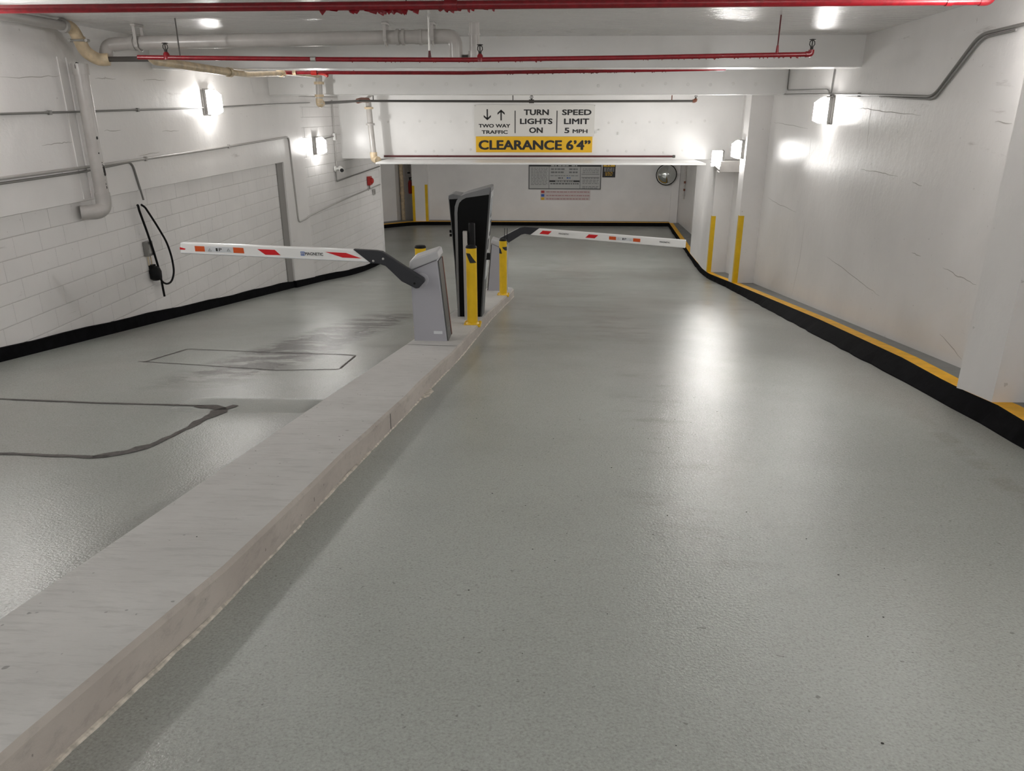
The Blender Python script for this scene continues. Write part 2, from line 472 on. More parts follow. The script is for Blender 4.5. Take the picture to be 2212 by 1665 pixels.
M['joint'] = plain('grey_joint_filler', (.27, .26, .25), .7)
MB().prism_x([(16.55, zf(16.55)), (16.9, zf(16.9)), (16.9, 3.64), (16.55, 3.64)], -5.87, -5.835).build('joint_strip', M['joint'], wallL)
BL, BH, J, JV = .457, .23, .0095, .0035
def block_mesh(w_, ha, hb0, hb1, ch=.004, dp=.008):
    """face in the local y-z plane looking to +x; hb0/hb1 = bottoms at y=0 / y=w_"""
    o_ = [(0, hb0), (w_, hb1), (w_, ha), (0, ha)]
    cv = .0015
    i_ = [(cv, hb0 + ch), (w_ - cv, hb1 + ch), (w_ - cv, ha - ch), (cv, ha - ch)]
    v = [(-.02, a, b) for a, b in o_] + [(dp - ch * .6, a, b) for a, b in o_] + [(dp, a, b) for a, b in i_]
    f = [(8, 9, 10, 11)]
    for k in range(4):
        j = (k + 1) % 4
        f += [(4 + k, 4 + j, 8 + j, 8 + k), (k, j, 4 + j, 4 + k)]
    me = bpy.data.meshes.new('block'); me.from_pydata(v, [], f); me.materials.append(M['block'])
    return me
full = block_mesh(BL - JV, BH - J, 0, 0)
def block(parent, x, y, z, me, rz=0.):
    o = bpy.data.objects.new('block', me); C.objects.link(o); o.parent = parent
    o.location = (x + rnd.uniform(-.0012, .0012), y, z); o.rotation_euler = (0, 0, rz); return o
top = 3.635
for k in range(14):
    z1 = top - k * BH; z0 = z1 - BH
    y = 4.6 + (BL / 2 if k % 2 else 0)
    while y < 16.5:
        ye = min(y + BL, 16.545)
        fa, fb = zf(y) + .05, zf(ye) + .05
        if z1 - fa > .05 or z1 - fb > .05:
            h0, h1 = max(z0, fa) - z0, max(z0, fb) - z0
            if ye - y > BL - .002 and h0 == 0 and h1 == 0: me = full
            elif h0 > BH - J - .02 or ye - y < .05: me = None
            else: me = block_mesh(ye - y - JV, BH - J, h0, min(h1, BH - J - .01))
            if me is not None: block(wallL, -5.868, y, z0, me)
        y += BL
# left wall past the pilaster
mb = MB(); Y0, Y1 = 18.4, 24.6
def wpt(Y, off, z): return (wl(Y) + off, Y, z)
mb.prism([(Y0, zf(Y0) - .1), (21.5, zf(21.5) - .1), (23, zf(23) - .1), (Y1, zf(Y1) - .1), (Y1, ZC + .2), (Y0, ZC + .2)],
         lambda a, b: wpt(a, -.012, b), lambda a, b: (wl(a) - .4, a, b))
wallL2 = mb.build('wall_left', M['mortar']); tag(wallL2, 'far end of the left wall, white block courses past the pilaster', 'wall', kind='structure')
rz2 = -math.atan(.073)
cs = math.cos(rz2)
for k in range(21):
    z1 = 5.015 - k * BH; z0 = z1 - BH
    y = Y0 + (BL / 2 if k % 2 else 0) + .01
    if k % 2:
        fb = zf(Y0) + .05
        if z0 > fb: block(wallL2, wl(Y0 + .01) - .012, Y0 + .01, z0, block_mesh(BL / 2 - JV - .012, BH - J, 0, 0), rz2)
    while y < Y1 - .05:
        ye = min(y + BL, Y1)
        fa = zf(y) + .05
        if z1 - fa > .06:
            h0 = max(z0, fa) - z0
            me = full if (h0 == 0 and ye - y > BL - .002) else block_mesh((ye - y) / cs - JV, BH - J, min(h0, BH - J - .02), min(h0, BH - J - .02))
            block(wallL2, wl(y) - .012, y, z0, me, rz2)
        y += BL * cs
MB().prism([(Y1 - .0, zf(Y1) - .05), (Y1 + .25, zf(Y1) - .05), (Y1 + .25, 5.7), (Y1, 5.7)], lambda a, b: (wl(Y1) + .0, a, b), lambda a, b: (wl(Y1) - .4, a, b)).build('wall_end', M['wall'], wallL2)

# black base strip along the left wall
mb = MB()
ys = [-12 + .5 * k for k in range(74)] 
ys = [y for y in ys if y < 16.8] + [16.84, 16.85, 16.9, 17.5, 18.4, 19, 20, 20.5, 21, 21.5, 22, 22.5, 23, 23.5, 24, 24.6]
def bx(y): return (-5.845 if y <= 16.84 else (-5.785 if y <= 18.4 else wl(y) + .015))
prev = None
for k, y in enumerate(ys):
    h = .155 + .008 * math.sin(k * 1.7) + .006 * math.sin(k * .6)
    a = ((bx(y) + .035, y, zf(y) + .001), (bx(y) + .02, y, zf(y) + h), (bx(y) - .06, y, zf(y) + h + .004))
    if prev:
        for q in range(2): mb.face([prev[q], a[q], a[q + 1], prev[q + 1]])
    prev = a
o = mb.build('baseboard_left', M['black_curb']); tag(o, 'black painted base strip along the left wall', 'baseboard', kind='structure')

# right wall with its pilasters, one extruded plan
plan = [(wr(-12.2), -12.2), (wr(5.6), 5.6), (3.478, 5.6), (3.503, 6.15), (wr(6.15), 6.15), (wr(17.66), 17.66), (4.40, 17.66), (4.425, 18.22), (5.09, 18.22), (5.09, 21.44),
        (4.587, 21.44), (4.67, 22.6), (4.785, 23.8), (4.836, 24.8), (4.868, 25.72), (5.62, 25.72), (5.66, 34.6), (6.6, 34.6), (6.6, -12.2)]
mb = MB()
mb.prism_z(plan, -.2, 8.3)
wallR = mb.build('wall_right', M['wallR']); tag(wallR, 'white painted concrete right wall with projecting pilasters', 'wall', kind='structure')

M['crack'] = plain('hairline_crack', (.43, .41, .39), .8)
def crack(parent, pts, fx, wd=.009):
    mb = MB(); q = []
    for a, b in zip(pts, pts[1:]):
        for k in range(6): q.append((a[0] + (b[0] - a[0]) * k / 6, a[1] + (b[1] - a[1]) * k / 6 + rnd.uniform(-.008, .008)))
    q.append(pts[-1]); n_ = len(q)
    for k in range(n_ - 1):
        (y0, z0), (y1, z1) = q[k], q[k + 1]; L_ = math.hypot(y1 - y0, z1 - z0) + 1e-6; ny, nz = -(z1 - z0) / L_, (y1 - y0) / L_
        wa = wd * (.25 + .75 * math.sin(PI * k / (n_ - 1))) / 2; wb_ = wd * (.25 + .75 * math.sin(PI * (k + 1) / (n_ - 1))) / 2
        mb.face([(fx(y0), y0 + ny * wa, z0 + nz * wa), (fx(y1), y1 + ny * wb_, z1 + nz * wb_), (fx(y1), y1 - ny * wb_, z1 - nz * wb_), (fx(y0), y0 - ny * wa, z0 - nz * wa)])
    return mb.build('crack', M['crack'], parent, fix=False)
CRACKS_R = [[(17.32, 4.46), (16.01, 4.44), (14.27, 4.4)], [(11.6, 4.74), (10.97, 4.72), (9.96, 4.67), (9.14, 4.65)], [(10.94, 4.86), (10.93, 4.58), (10.85, 4.22)], [(13.95, 4.24), (13.91, 3.93)],
            [(17.1, 2.92), (15.99, 2.9), (14.34, 2.94)], [(11.99, 2.55), (11.36, 2.54), (10.22, 2.52), (9.46, 2.51)], [(8.7, 3.19), (8.43, 3.2)], [(7.84, 3.19), (7.47, 3.18), (7.07, 3.18)],
            [(7.61, 2.55), (7.04, 2.46)], [(13.62, 2.93), (13.62, 2.2), (13.87, 1.46)], [(7.37, 4.61), (7.06, 4.6)], [(10.97, 3.94), (10.2, 3.96), (9.53, 3.96)], [(9.06, 3.93), (8.75, 3.92)]]
CRACKS_L = [[(8.3, 5.03), (8.93, 5.06), (9.35, 5.09)], [(8.76, 4.327), (9.11, 4.339), (9.35, 4.342)], [(10.09, 5.09), (10.59, 5.1)], [(11.33, 5.12), (12.0, 5.13)], [(10.09, 4.456), (10.5, 4.452)], [(10.85, 4.09), (11.47, 4.12)], [(11.64, 4.41), (12.2, 4.405)]]
for pts in CRACKS_R: crack(wallR, pts, lambda y: wr(y) - .002)
for pts in CRACKS_L: crack(wallL, pts, lambda y: -5.798)

# kerb along the right wall
top_tab = [(-12, 2.75), (0, 3.10), (3.5, 3.27), (5.02, 3.373), (5.5, 3.47), (6.15, 3.5), (7.6, 3.71), (10.77, 3.985), (15.1, 4.238), (17.64, 4.39), (21.1, 4.565), (22.5, 4.66), (23.57, 4.765), (24.8, 4.83), (25.68, 4.86), (27.77, 4.985), (30, 5.10), (33.0, 5.26)]
bot_tab = [(-12, 2.68), (0, 3.03), (4.8, 3.269), (5.63, 3.377), (7.09, 3.50), (9.74, 3.70), (15.34, 4.15), (18.5, 4.39), (22.3, 4.62), (24.8, 4.80), (27.2, 4.93), (28.7, 5.0), (31.2, 5.12), (33.0, 5.24)]
ys = [-12, -8, -4, -2, 0, 1, 2, 3, 3.5, 4, 4.5, 5, 5.5, 6, 6.5, 7, 7.6] + [8 + .25 * k for k in range(101)]
KH = .152
mbk, mby, mbw = MB(), MB(), MB()
prev = None
def wallx(y): return max(p for p in (wr(y) if y < 17.66 else (5.09 if y < 21.44 else 5.62),)) + .05
for k, y in enumerate(ys):
    j = .006 * math.sin(k * 2.3) + .004 * math.sin(k * .9) + rnd.uniform(-.006, .006)
    xt = interp(top_tab, y); xb = min(interp(bot_tab, y), xt - .012) + j
    zt = zf(y) + KH
    a = [(xb, y, zf(y) - .002), (xb + .004, y, zf(y) + .01), (xt - .012, y, zt - .012), (xt, y, zt)]
    yl = [(xt, y, zt), (xt + .16, y, zt + .001)]
    wk = [(xt + .16, y, zt + .001), (wallx(y), y, zt + .001)]
    if prev:
        for q in range(3): mbk.face([prev[0][q], prev[0][q + 1], a[q + 1], a[q]])
        mby.face([prev[1][0], prev[1][1], yl[1], yl[0]])
        mbw.face([prev[2][0], prev[2][1], wk[1], wk[0]])
    prev = (a, yl, wk)
kerb = thing('trim_1', (3.2, 0, 3.2), 'raised kerb with black face and yellow edge along the right wall', 'kerb'); kerb['kind'] = 'structure'
mbk.build('black_face', M['black_curb'], kerb); mby.build('yellow_edge', M['yellow_curb'], kerb); mbw.build('walkway', M['walk'], kerb)

# lower hall: back wall, column, dark recess and the angled side wall
mb = MB()
mb.box(-5.18, 6.2, 33.5, 33.9, -.1, 4.25)
mb.box(5.32, 5.64, 33.42, 33.5, -.1, 4.25)
wallB = mb.build('wall_back', M['far']); tag(wallB, 'white back wall of the lower hall with signs and mirror', 'wall', kind='structure')
mb = MB()
mb.prism_z([(-5.85, 34.6), (-6.55, 34.6), (-6.58, 33.25), (-9.7, 30.3), (-9.7, 35), (-5.2, 35), (-5.2, 33.9), (-5.85, 33.9)], -.1, 4.25)
wb2 = mb.build('wall_back', M['far']); tag(wb2, 'grey shaded far left wall of the lower hall with pipe recess', 'wall', kind='structure')
col = MB().box(-5.84, -5.18, 33.08, 33.95, -.1, 4.25).build('column', M['far'], bevel=.01); tag(col, 'white far column with two yellow corner guards', 'column', kind='structure')
o = MB().prism_z([(-9.7, 24.6), (-9.7, 35), (-9.9, 35), (-9.9, 24.6)], -.1, 4.25).build('wall_far_left', M['far']); tag(o, 'far side wall of the lower hall hidden behind the block wall', 'wall', kind='structure')
o = MB().box(-9.9, -5.8, 24.6, 24.85, -.1, 5.7).build('wall_front', M['far']); tag(o, 'return wall behind the end of the left block wall', 'wall', kind='structure')
kb = thing('trim_2', (0, 33, 0), 'black and yellow kerb along the foot of the back wall', 'kerb'); kb['kind'] = 'structure'
path = [(-9.5, 29.55), (-6.94, 31.85), (-6.45, 32.3), (-6.0, 32.66), (-5.6, 32.84), (-5.18, 32.92), (-4.2, 32.95), (0, 32.97), (5.29, 33.0)]
a1, a2, a3 = MB(), MB(), MB()
def nrm2(k):
    p0 = Vector(path[max(0, k - 1)]); p1 = Vector(path[min(len(path) - 1, k + 1)]); t = (p1 - p0).normalized(); return Vector((-t.y, t.x))
rows = []
for k, p in enumerate(path):
    n = nrm2(k); p = Vector(p); q = p + n * .012; y1 = p + n * .28; w1 = p + n * .8
    rows.append([(p.x, p.y, -.002), (q.x, q.y, KH), (y1.x, y1.y, KH), (w1.x, w1.y, KH)])
for r0, r1 in zip(rows, rows[1:]):
    a1.face([r0[0], r1[0], r1[1], r0[1]]); a2.face([r0[1], r1[1], r1[2], r0[2]]); a3.face([r0[2], r1[2], r1[3], r0[3]])
a1.build('black_face', M['black_curb'], kb); a2.build('yellow_edge', M['yellow_curb'], kb); a3.build('walkway', M['walk'], kb)

# ---------------------------------------------------------------- traffic island
Lt = [(-12, -2.3), (0, -1.96), (2.08, -1.867), (2.9, -1.83), (4.48, -1.757), (8.31, -1.56), (12, -1.40), (15.4, -1.27)]
Rt = [(-12, -1.9), (0, -1.46), (1.4, -1.365), (2.31, -1.262), (4.42, -1.15), (6.2, -1.052), (8.19, -.945), (11.46, -.855), (14.74, -.69), (15.4, -.66)]
isl = thing('concrete_island', (-1.3, 6, zf(6)), 'long narrow concrete island that carries the barrier gates', 'traffic island')
ys = [-12 + .5 * k for k in range(55)] + [15.25, 15.4]
IH = .15
edgeL = [(interp(Lt, y), y) for y in ys]; edgeR = [(interp(Rt, y) + .006 * math.sin(y * 2.7) + .004 * math.sin(y * 6.1), y) for y in ys]
tipc = [(-.70, 15.72), (-.84, 15.95), (-1.0, 16.0), (-1.14, 15.92), (-1.24, 15.7)]
ring = edgeR + tipc + edgeL[::-1]
n = len(ys)
mt, ms = MB(), MB()
ch = .018
cen = lambda p: (interp([(y, (a[0] + b[0]) / 2) for y, a, b in zip(ys, edgeL, edgeR)], p[1]))
def inset(p): 
    c = cen(p); s = 1 if p[0] > c else -1
    return (p[0] - s * ch, p[1] - (.015 if p[1] > 15.5 else 0))
for k in range(n - 1):
    a, b, c_, d = inset(edgeL[k]), inset(edgeR[k]), inset(edgeR[k + 1]), inset(edgeL[k + 1])
    mt.face([(q[0], q[1], zf(q[1]) + IH) for q in (a, b, c_, d)])
tr = [inset(p) for p in [edgeR[-1]] + tipc + [edgeL[-1]]]
mt.face([(q[0], q[1], zf(q[1]) + IH) for q in tr])
for p, q in zip(ring, ring[1:]):
    ip, iq = inset(p), inset(q)
    ms.face([(p[0], p[1], zf(p[1]) - .003), (q[0], q[1], zf(q[1]) - .003), (q[0], q[1], zf(q[1]) + IH - .016), (p[0], p[1], zf(p[1]) + IH - .016)])
    ms.face([(p[0], p[1], zf(p[1]) + IH - .016), (q[0], q[1], zf(q[1]) + IH - .016), (iq[0], iq[1], zf(iq[1]) + IH), (ip[0], ip[1], zf(ip[1]) + IH)])
mt.build('top_face', M['isl_top'], isl); ms.build('side_face', M['isl_side'], isl, smooth=False)
M['crust'] = plain('pale_mortar_bead', (.50, .46, .40), .8, var=.3, vs=25, bmp=.6, bs=40)
mbz = MB(); prevp = None
for k in range(150):
    y = .9 + k * .1
    if y > 15.3: break
    x = interp(Rt, y); wd = .006 + .007 * abs(math.sin(k * 1.31)) + (.04 if 6.1 < y < 6.4 else 0)
    a = [(x - .004, y, zf(y) + .010), (x + wd * .5, y, zf(y) + .007), (x + wd, y, zf(y) + .0005)]
    if prevp:
        for q in range(2): mbz.face([prevp[q], prevp[q + 1], a[q + 1], a[q]])
    prevp = a
mbz.build('mortar_bead', M['crust'], isl)
mbj = MB()
y, hh = 8.0, .012
mbj.face([(interp(Lt, y) + .02, y, zf(y) + IH + .002), (interp(Rt, y) - .02, y - .06, zf(y - .06) + IH + .002), (interp(Rt, y) - .02, y - .06 + hh, zf(y - .06 + hh) + IH + .002), (interp(Lt, y) + .02, y + hh, zf(y + hh) + IH + .002)])
mbj.build('slab_joint', M['dirt'], isl)
x = interp(Rt, 5.0)
MB().box(x - .002, x + .003, 4.995, 5.007, zf(5) + .01, zf(5) + IH - .02).build('side_crack', M['dirt'], isl)

# grit lying about
mb = MB()
for k in range(70):
    if k < 14: y = rnd.uniform(2.2, 7.5); x = rnd.uniform(interp(Lt, y) + .08, interp(Rt, y) - .08); z = zf(y) + IH
    else: y = rnd.uniform(1.7, 6); x = rnd.uniform(-.7, 2.4); z = zf(y)
    s_ = rnd.uniform(.0018, .0048); a0 = rnd.uniform(0, 3)
    pts = [(x + s_ * (1 + .5 * rnd.random()) * math.cos(a0 + t), y + s_ * math.sin(a0 + t), z + .0015) for t in (0, 1.2, 2.5, 3.8, 5.0)]
    apex = (x, y, z + s_ * .8)
    for p, q in zip(pts, pts[1:] + pts[:1]): mb.face([p, q, apex])
tag(mb.build('grit', M['dirt']), 'dark specks of grit scattered over the ramp and island', 'grit', kind='stuff')

# ---------------------------------------------------------------- wall lamps (give off the light)
def make_lamp(loc, label):
    t = thing('wall_lamp', loc, label, 'lamp', 'wall lamps along the ramp')
    X, Y, Z = loc
    MB().box(X - .0, X + .035, Y - .15, Y + .15, Z - .2, Z + .2).build('back_plate', M['lampback'], t, bevel=.008)
    poly = [(-.13, -.19), (.13, -.19), (.13, .19), (-.13, .19)]; sm = [(-.085, -.15), (.085, -.15), (.085, .12), (-.085, .12)]
    mb = MB(); i = 0
    MB().box(X + .03, X + .085, Y - .135, Y + .135, Z - .195, Z + .195).build('housing', M['lampback'], t, bevel=.008)
    secs = [(.083, 1.), (.15, 1.), (.25, .0)]
    for x, u in secs:
        for (a, b), (c_, d) in zip(poly, sm): mb.v.append((X + x, Y + a * u + c_ * (1 - u), Z + b * u + d * (1 - u)))
    for k in range(2):
        for q in range(4): mb.f.append((k * 4 + q, k * 4 + (q + 1) % 4, k * 4 + 4 + (q + 1) % 4, k * 4 + 4 + q))
    mb.build('lens', M['lens_side'], t)
    MB().face_(mb.v[8:12]).build('lens_front', M['lens'], t, fix=False)
    MB().box(X + .03, X + .13, Y - .14, Y + .14, Z + .192, Z + .215).build('hood', M['lampback'], t, bevel=.005)
    return t
lamp0 = make_lamp((-5.80, 13.3, 4.83), 'lit wall lamp on the left wall above the thin conduit, nearer one')
rr = PI + math.atan(.0815)
rr = PI - math.atan(.0815)
LR = []
for loc, rz, lab in [
    ((wl(19.25) + .005, 19.25, 3.88), -.07, 'lit wall lamp at the far end of the left wall near the camera box'),
    ((-5.80, 7.2, 5.35), 0, 'wall lamp high on the near left wall outside the frame'),
    ((-5.80, 1.2, 5.75), 0, 'wall lamp on the left wall beside the viewer'),
    ((-5.80, -5.0, 6.3), 0, 'wall lamp on the left wall behind the viewer'),
    ((wr(12.9), 12.9, 4.70), rr, 'lit wall lamp on the right wall under the bent conduits'),
    ((wr(6.45), 6.45, 5.28), rr, 'lit wall lamp at the edge of view high on the near right wall'),
    ((4.42, 18.0, 3.87), PI, 'lit wall lamp on the white pilaster right of the clearance sign'),
    ((4.44, 20.6, 3.53), PI + 1.0, 'lit lamp at the right end of the sign beam above the far kerb bend'),
    ((2.9, 22.22, 3.80), PI / 2, 'unseen fill lamp added on the back of the sign beam at right'),  # three unseen lamps behind the sign beam, added to brighten the lower hall
    ((.7, 22.22, 3.80), PI / 2, 'unseen fill lamp added in the middle of the back of the sign beam'),
    ((-1.6, 22.22, 3.80), PI / 2, 'unseen fill lamp added on the back of the sign beam near the middle'),
    ((wr(1.2), 1.2, 5.75), rr, 'wall lamp on the right wall beside the viewer'),
    ((wr(-5), -5.0, 6.3), rr, 'wall lamp on the right wall behind the viewer')]:
    LR.append(dup(lamp0, loc, rz, lab))

# ---------------------------------------------------------------- corner guards
def guard(x, y, z0, z1, dx, dy, label, m=M['yellow']):
    """L section on an outside corner at (x, y); legs run along dx (x) and dy (y)"""
    t = .006; w_ = .105
    o = MB().prism_z([(x - dx * t, y - dy * t), (x + dx * w_, y - dy * t), (x + dx * w_, y), (x, y), (x, y + dy * w_), (x - dx * t, y + dy * w_)], z0, z1).build('corner_guard', m)
    return tag(o, label, 'corner guard', 'yellow corner guards')
guard(4.40, 17.66, zf(17.7) + KH, zf(17.7) + KH + 1.56, 1, 1, 'nearest yellow corner guard on the right pilaster')
guard(4.587, 21.44, zf(21.4) + KH, zf(21.4) + KH + 1.57, 1, 1, 'second yellow corner guard on the right, on the far rounded pilaster')
guard(-5.84, 33.08, KH, KH + 1.5, 1, 1, 'left yellow corner guard on the far column')
guard(-5.18, 33.08, KH, KH + 1.55, -1, 1, 'right yellow corner guard on the far column')

# ---------------------------------------------------------------- bollards
def bollard(x, y, label, band=None):
    z = zf(y) + IH
    t = thing('bollard', (x, y, z), label, 'bollard', 'yellow bollards on the island')
    r = .071
    MB().lathe([(r, .01), (r, 1.035)], x, y, z, 28).build('post', M['yellow'], t, smooth=True)
    MB().lathe([(r + .003, 1.033), (r + .003, 1.045), (r - .008, 1.062), (.03, 1.068)], x, y, z, 28).build('cap', M['black'], t, smooth=True)
    bp = MB().box(x - .115, x + .115, y - .115, y + .115, z - .012, z + .014).build('base_plate', M['yellow'], t, bevel=.006)
    MB().lathe([(r + .02, .014), (r + .004, .035)], x, y, z, 24).build('weld_collar', M['yellow'], t, smooth=True)
    for sx in (-1, 1):
        for sy in (-1, 1): MB().cyl((x + sx * .092, y + sy * .092, z + .014), (x + sx * .092, y + sy * .092, z + .026), .011, 6).build('anchor_bolt', M['yellow'], t)
    def rows(z_hi, z_lo, xl, xr, nz=8, nx=10):
        """band given by its left and right x-offsets (in pole radii) from top to bottom, on the side facing the viewer"""
        mb = MB(); rr_ = r + .0016
        P_ = lambda u, v: (lambda a: (x + rr_ * math.sin(a), y - rr_ * math.cos(a), z + z_hi + (z_lo - z_hi) * v))(math.asin(max(-1, min(1, xl(v) + (xr(v) - xl(v)) * u))))
        for a in range(nx):
            for b_ in range(nz): mb.face([P_(a / nx, b_ / nz), P_((a + 1) / nx, b_ / nz), P_((a + 1) / nx, (b_ + 1) / nz), P_(a / nx, (b_ + 1) / nz)])
        return mb.build('stripe', M['ink'], t, smooth=True)
    if band == 'diamond': rows(.97, .845, lambda v: -.93 + .75 * v, lambda v: -.18 + 1.12 * v)
    elif band == 's':
        rows(.905, .80, lambda v: -.99, lambda v: -.85 + .62 * math.sqrt(v))
        rows(.925, .855, lambda v: -.12 + .85 * v * v, lambda v: .99)
    return t
bollard(-.984, 9.79, 'yellow bollard with a black diamond band in front of the kiosk', 'diamond')
bollard(-.813, 14.05, 'yellow bollard with an S-shaped black band beside the right boom', 's')
bollard(-1.625, 9.62, 'yellow bollard mostly hidden behind the near grey barrier cabinet')

# ---------------------------------------------------------------- barrier gates
def cabinet(x, y, z, label, rz=0):
    """near barrier cabinet; front face looks to -y, low side to -x. Built about (x, y, z)."""
    t = thing('barrier_cabinet', (x, y, z), label, 'barrier cabinet', 'grey barrier gate cabinets')
    def P(u, v): return (x + u, z + v)
    fr = [P(-.20, -.03), P(.185, -.03), P(.098, .945), P(-.212, .815)]
    MB().prism_y(fr, y - .17, y + .17).build('housing', M['cab'], t, bevel=.012)
    lid = [P(-.222, .818), P(.100, .950), P(.122, .960), P(.104, 1.035), P(.075, 1.038), P(-.175, .955), P(-.213, .925)]
    MB().prism_y(lid, y - .185, y + .185).build('lid', M['cablid'], t, bevel=.014)
    mb = MB()
    dr = [((x + .186, y - .155, z - .0), (x + .186, y + .155, z - .0)), ((x + .102, y - .155, z + .93), (x + .102, y + .155, z + .93))]
    (a, b), (c_, d) = dr
    e = .012
    mb.v += [a, b, d, c_] + [(p[0] + e, p[1], p[2]) for p in (a, b, d, c_)]
    mb.f += [(0, 1, 2, 3), (7, 6, 5, 4), (0, 4, 5, 1), (1, 5, 6, 2), (2, 6, 7, 3), (3, 7, 4, 0)]
    door = mb.build('door', M['cabdk'], t)
    mb = MB()
    a, b, d, c_ = [(p[0] + .013, yy, p[2]) for p, yy in ((dr[0][0], y + .105), (dr[0][0], y + .15), (dr[1][0], y + .15), (dr[1][0], y + .105))]
    mb.v += [a, b, d, c_] + [(p[0] + .004, p[1], p[2]) for p in (a, b, d, c_)]
    mb.f += [(0, 1, 2, 3), (7, 6, 5, 4), (0, 4, 5, 1), (1, 5, 6, 2), (2, 6, 7, 3), (3, 7, 4, 0)]
    mb.build('amber_strip', M['amber'], door)
    MB().box(x - .205, x + .19, y - .16, y + .16, z - .06, z - .02).build('base_frame', M['steel'], t)
    MB().lathe([(.085, 0), (.085, -.022), (.07, -.03)], x - .09, y - .168, z + .72, 24, 'y').build('flange', M['cab'], t, smooth=True)
    mb = MB(); mb.box(x + .03, x + .13, y - .1725, y - .1695, z + .085, z + .12); mb.build('maker_plate', M['decal'], t)
    # seam shadow strip under the lid
    return t
z1 = zf(8.45) + IH + .02
cab1 = cabinet(-1.316, 8.47, z1, 'near grey barrier cabinet with the left boom mounted on it')
cab2 = cabinet(0, 0, 0, 'far grey barrier cabinet behind the yellow bollard')
cab2.location = (-.99, 15.12, zf(15.1) + IH + .02); cab2.rotation_euler = (0, 0, PI)
an = MB()
for dx in (0, .05): an.cyl((-.84 + dx, 15.0, zf(15.1) + 1.1), (-.835 + dx * 1.05, 15.0, zf(15.1) + 1.42), .006, 6)
off = Vector(cab2.location)
me_o = an.build('antenna', M['black'], None)
me_o.parent = cab2; me_o.matrix_parent_inverse = (Matrix.Translation(cab2.location) @ Matrix.Rotation(PI, 4, 'Z')).inverted()

def boom(label, y0, tip, root, bracket, marks, slope_y, side):
    """tip/root: (x, z) centre of the boom's ends; boom lies across the lane, face to -y"""
    pass
BHt = .145
# left boom: lies along -x at y = 8.17
yb = 8.17
bl = thing('barrier_boom', (-1.44, yb, 2.92), 'white boom with red stripes reaching over the left lane', 'barrier boom', 'white barrier booms')
prof = [(-1.925, 3.128), (-2.10, 3.272), (-4.045, 3.335), (-4.06, 3.212)]
MB().prism_y(prof, yb - .03, yb + .03).build('beam', M['boom'], bl, bevel=.014)
ln = MB(); ln.prism_y([(-1.96, 3.146), (-4.055, 3.228), (-4.055, 3.222), (-1.955, 3.140)], yb - .033, yb - .028); ln.build('edge_bead', M['decal'], bl)
MB().prism_y([(-1.93, 3.122), (-2.12, 3.275), (-1.86, 3.262), (-1.80, 3.252), (-1.535, 3.075), (-1.35, 2.958), (-1.34, 2.925), (-1.41, 2.85), (-1.445, 2.845), (-1.60, 2.925), (-1.77, 3.095), (-1.84, 3.12)], yb - .036, yb + .036).build('bracket', M['arm'], bl, bevel=.008)
MB().cyl((-1.43, yb - .04, 2.925), (-1.43, yb + .20, 2.925), .05, 20).build('pivot_shaft', M['arm'], bl, smooth=True)
for (x, z) in ((-1.455, 2.905), (-1.79, 3.175), (-1.90, 3.15)): MB().lathe([(.013, 0), (.013, -.006), (.008, -.009)], x, yb - .036, z, 10, 'y').build('bolt', M['black'] if x > -1.6 else M['steel'], bl)
yf = yb - .0315
def mark(poly, m, parent, name, y): return MB().prism_y(poly, y, y + .003).build(name, m, parent)
mark([(-3.184, 3.270), (-2.99, 3.263), (-2.93, 3.205), (-3.10, 3.208)][::-1], M['refl_red'], bl, 'red_stripe', yf)
mark([(-2.43, 3.245), (-2.20, 3.236), (-2.03, 3.176), (-2.24, 3.184)], M['refl_red'], bl, 'red_stripe', yf)
mark([(-4.054, 3.285), (-3.99, 3.268), (-4.0, 3.255), (-4.056, 3.258)], M['refl_red'], bl, 'red_stripe', yf)
mark([(-3.885, 3.299), (-3.775, 3.295), (-3.775, 3.237), (-3.885, 3.240)], M['refl_or'], bl, 'orange_reflector', yf)
mark([(-3.455, 3.287), (-3.34, 3.281), (-3.335, 3.221), (-3.455, 3.226)], M['refl_or'], bl, 'orange_reflector', yf)
mark([(-3.775, 3.297), (-3.455, 3.287), (-3.455, 3.226), (-3.775, 3.237)], M['decal'], bl, 'label_strip', yf)
lettering('1', -3.65, -3.63, 3.244, 3.277, yf - .001, M['ink'], bl)
lettering('P', -3.615, -3.585, 3.244, 3.277, yf - .001, M['ink'], bl)
for xx in (-3.735, -3.525):
    mb = MB(); mb.tube([(xx, yf - .001, 3.245), (xx + .034, yf - .001, 3.245), (xx + .017, yf - .001, 3.272)], .003, 5, closed=True); mb.build('warning_triangle', M['greyink'], bl)
lettering('MAGNETIC', -2.655, -2.455, 3.205, 3.238, yf - .001, M['ink'], bl, slant=-.006)
mark([(-2.705, 3.246), (-2.66, 3.245), (-2.66, 3.202), (-2.705, 3.203)], M['blueink'], bl, 'blue_logo', yf - .001)
lettering('m', -2.70, -2.664, 3.21, 3.238, yf - .003, M['decal'], bl)

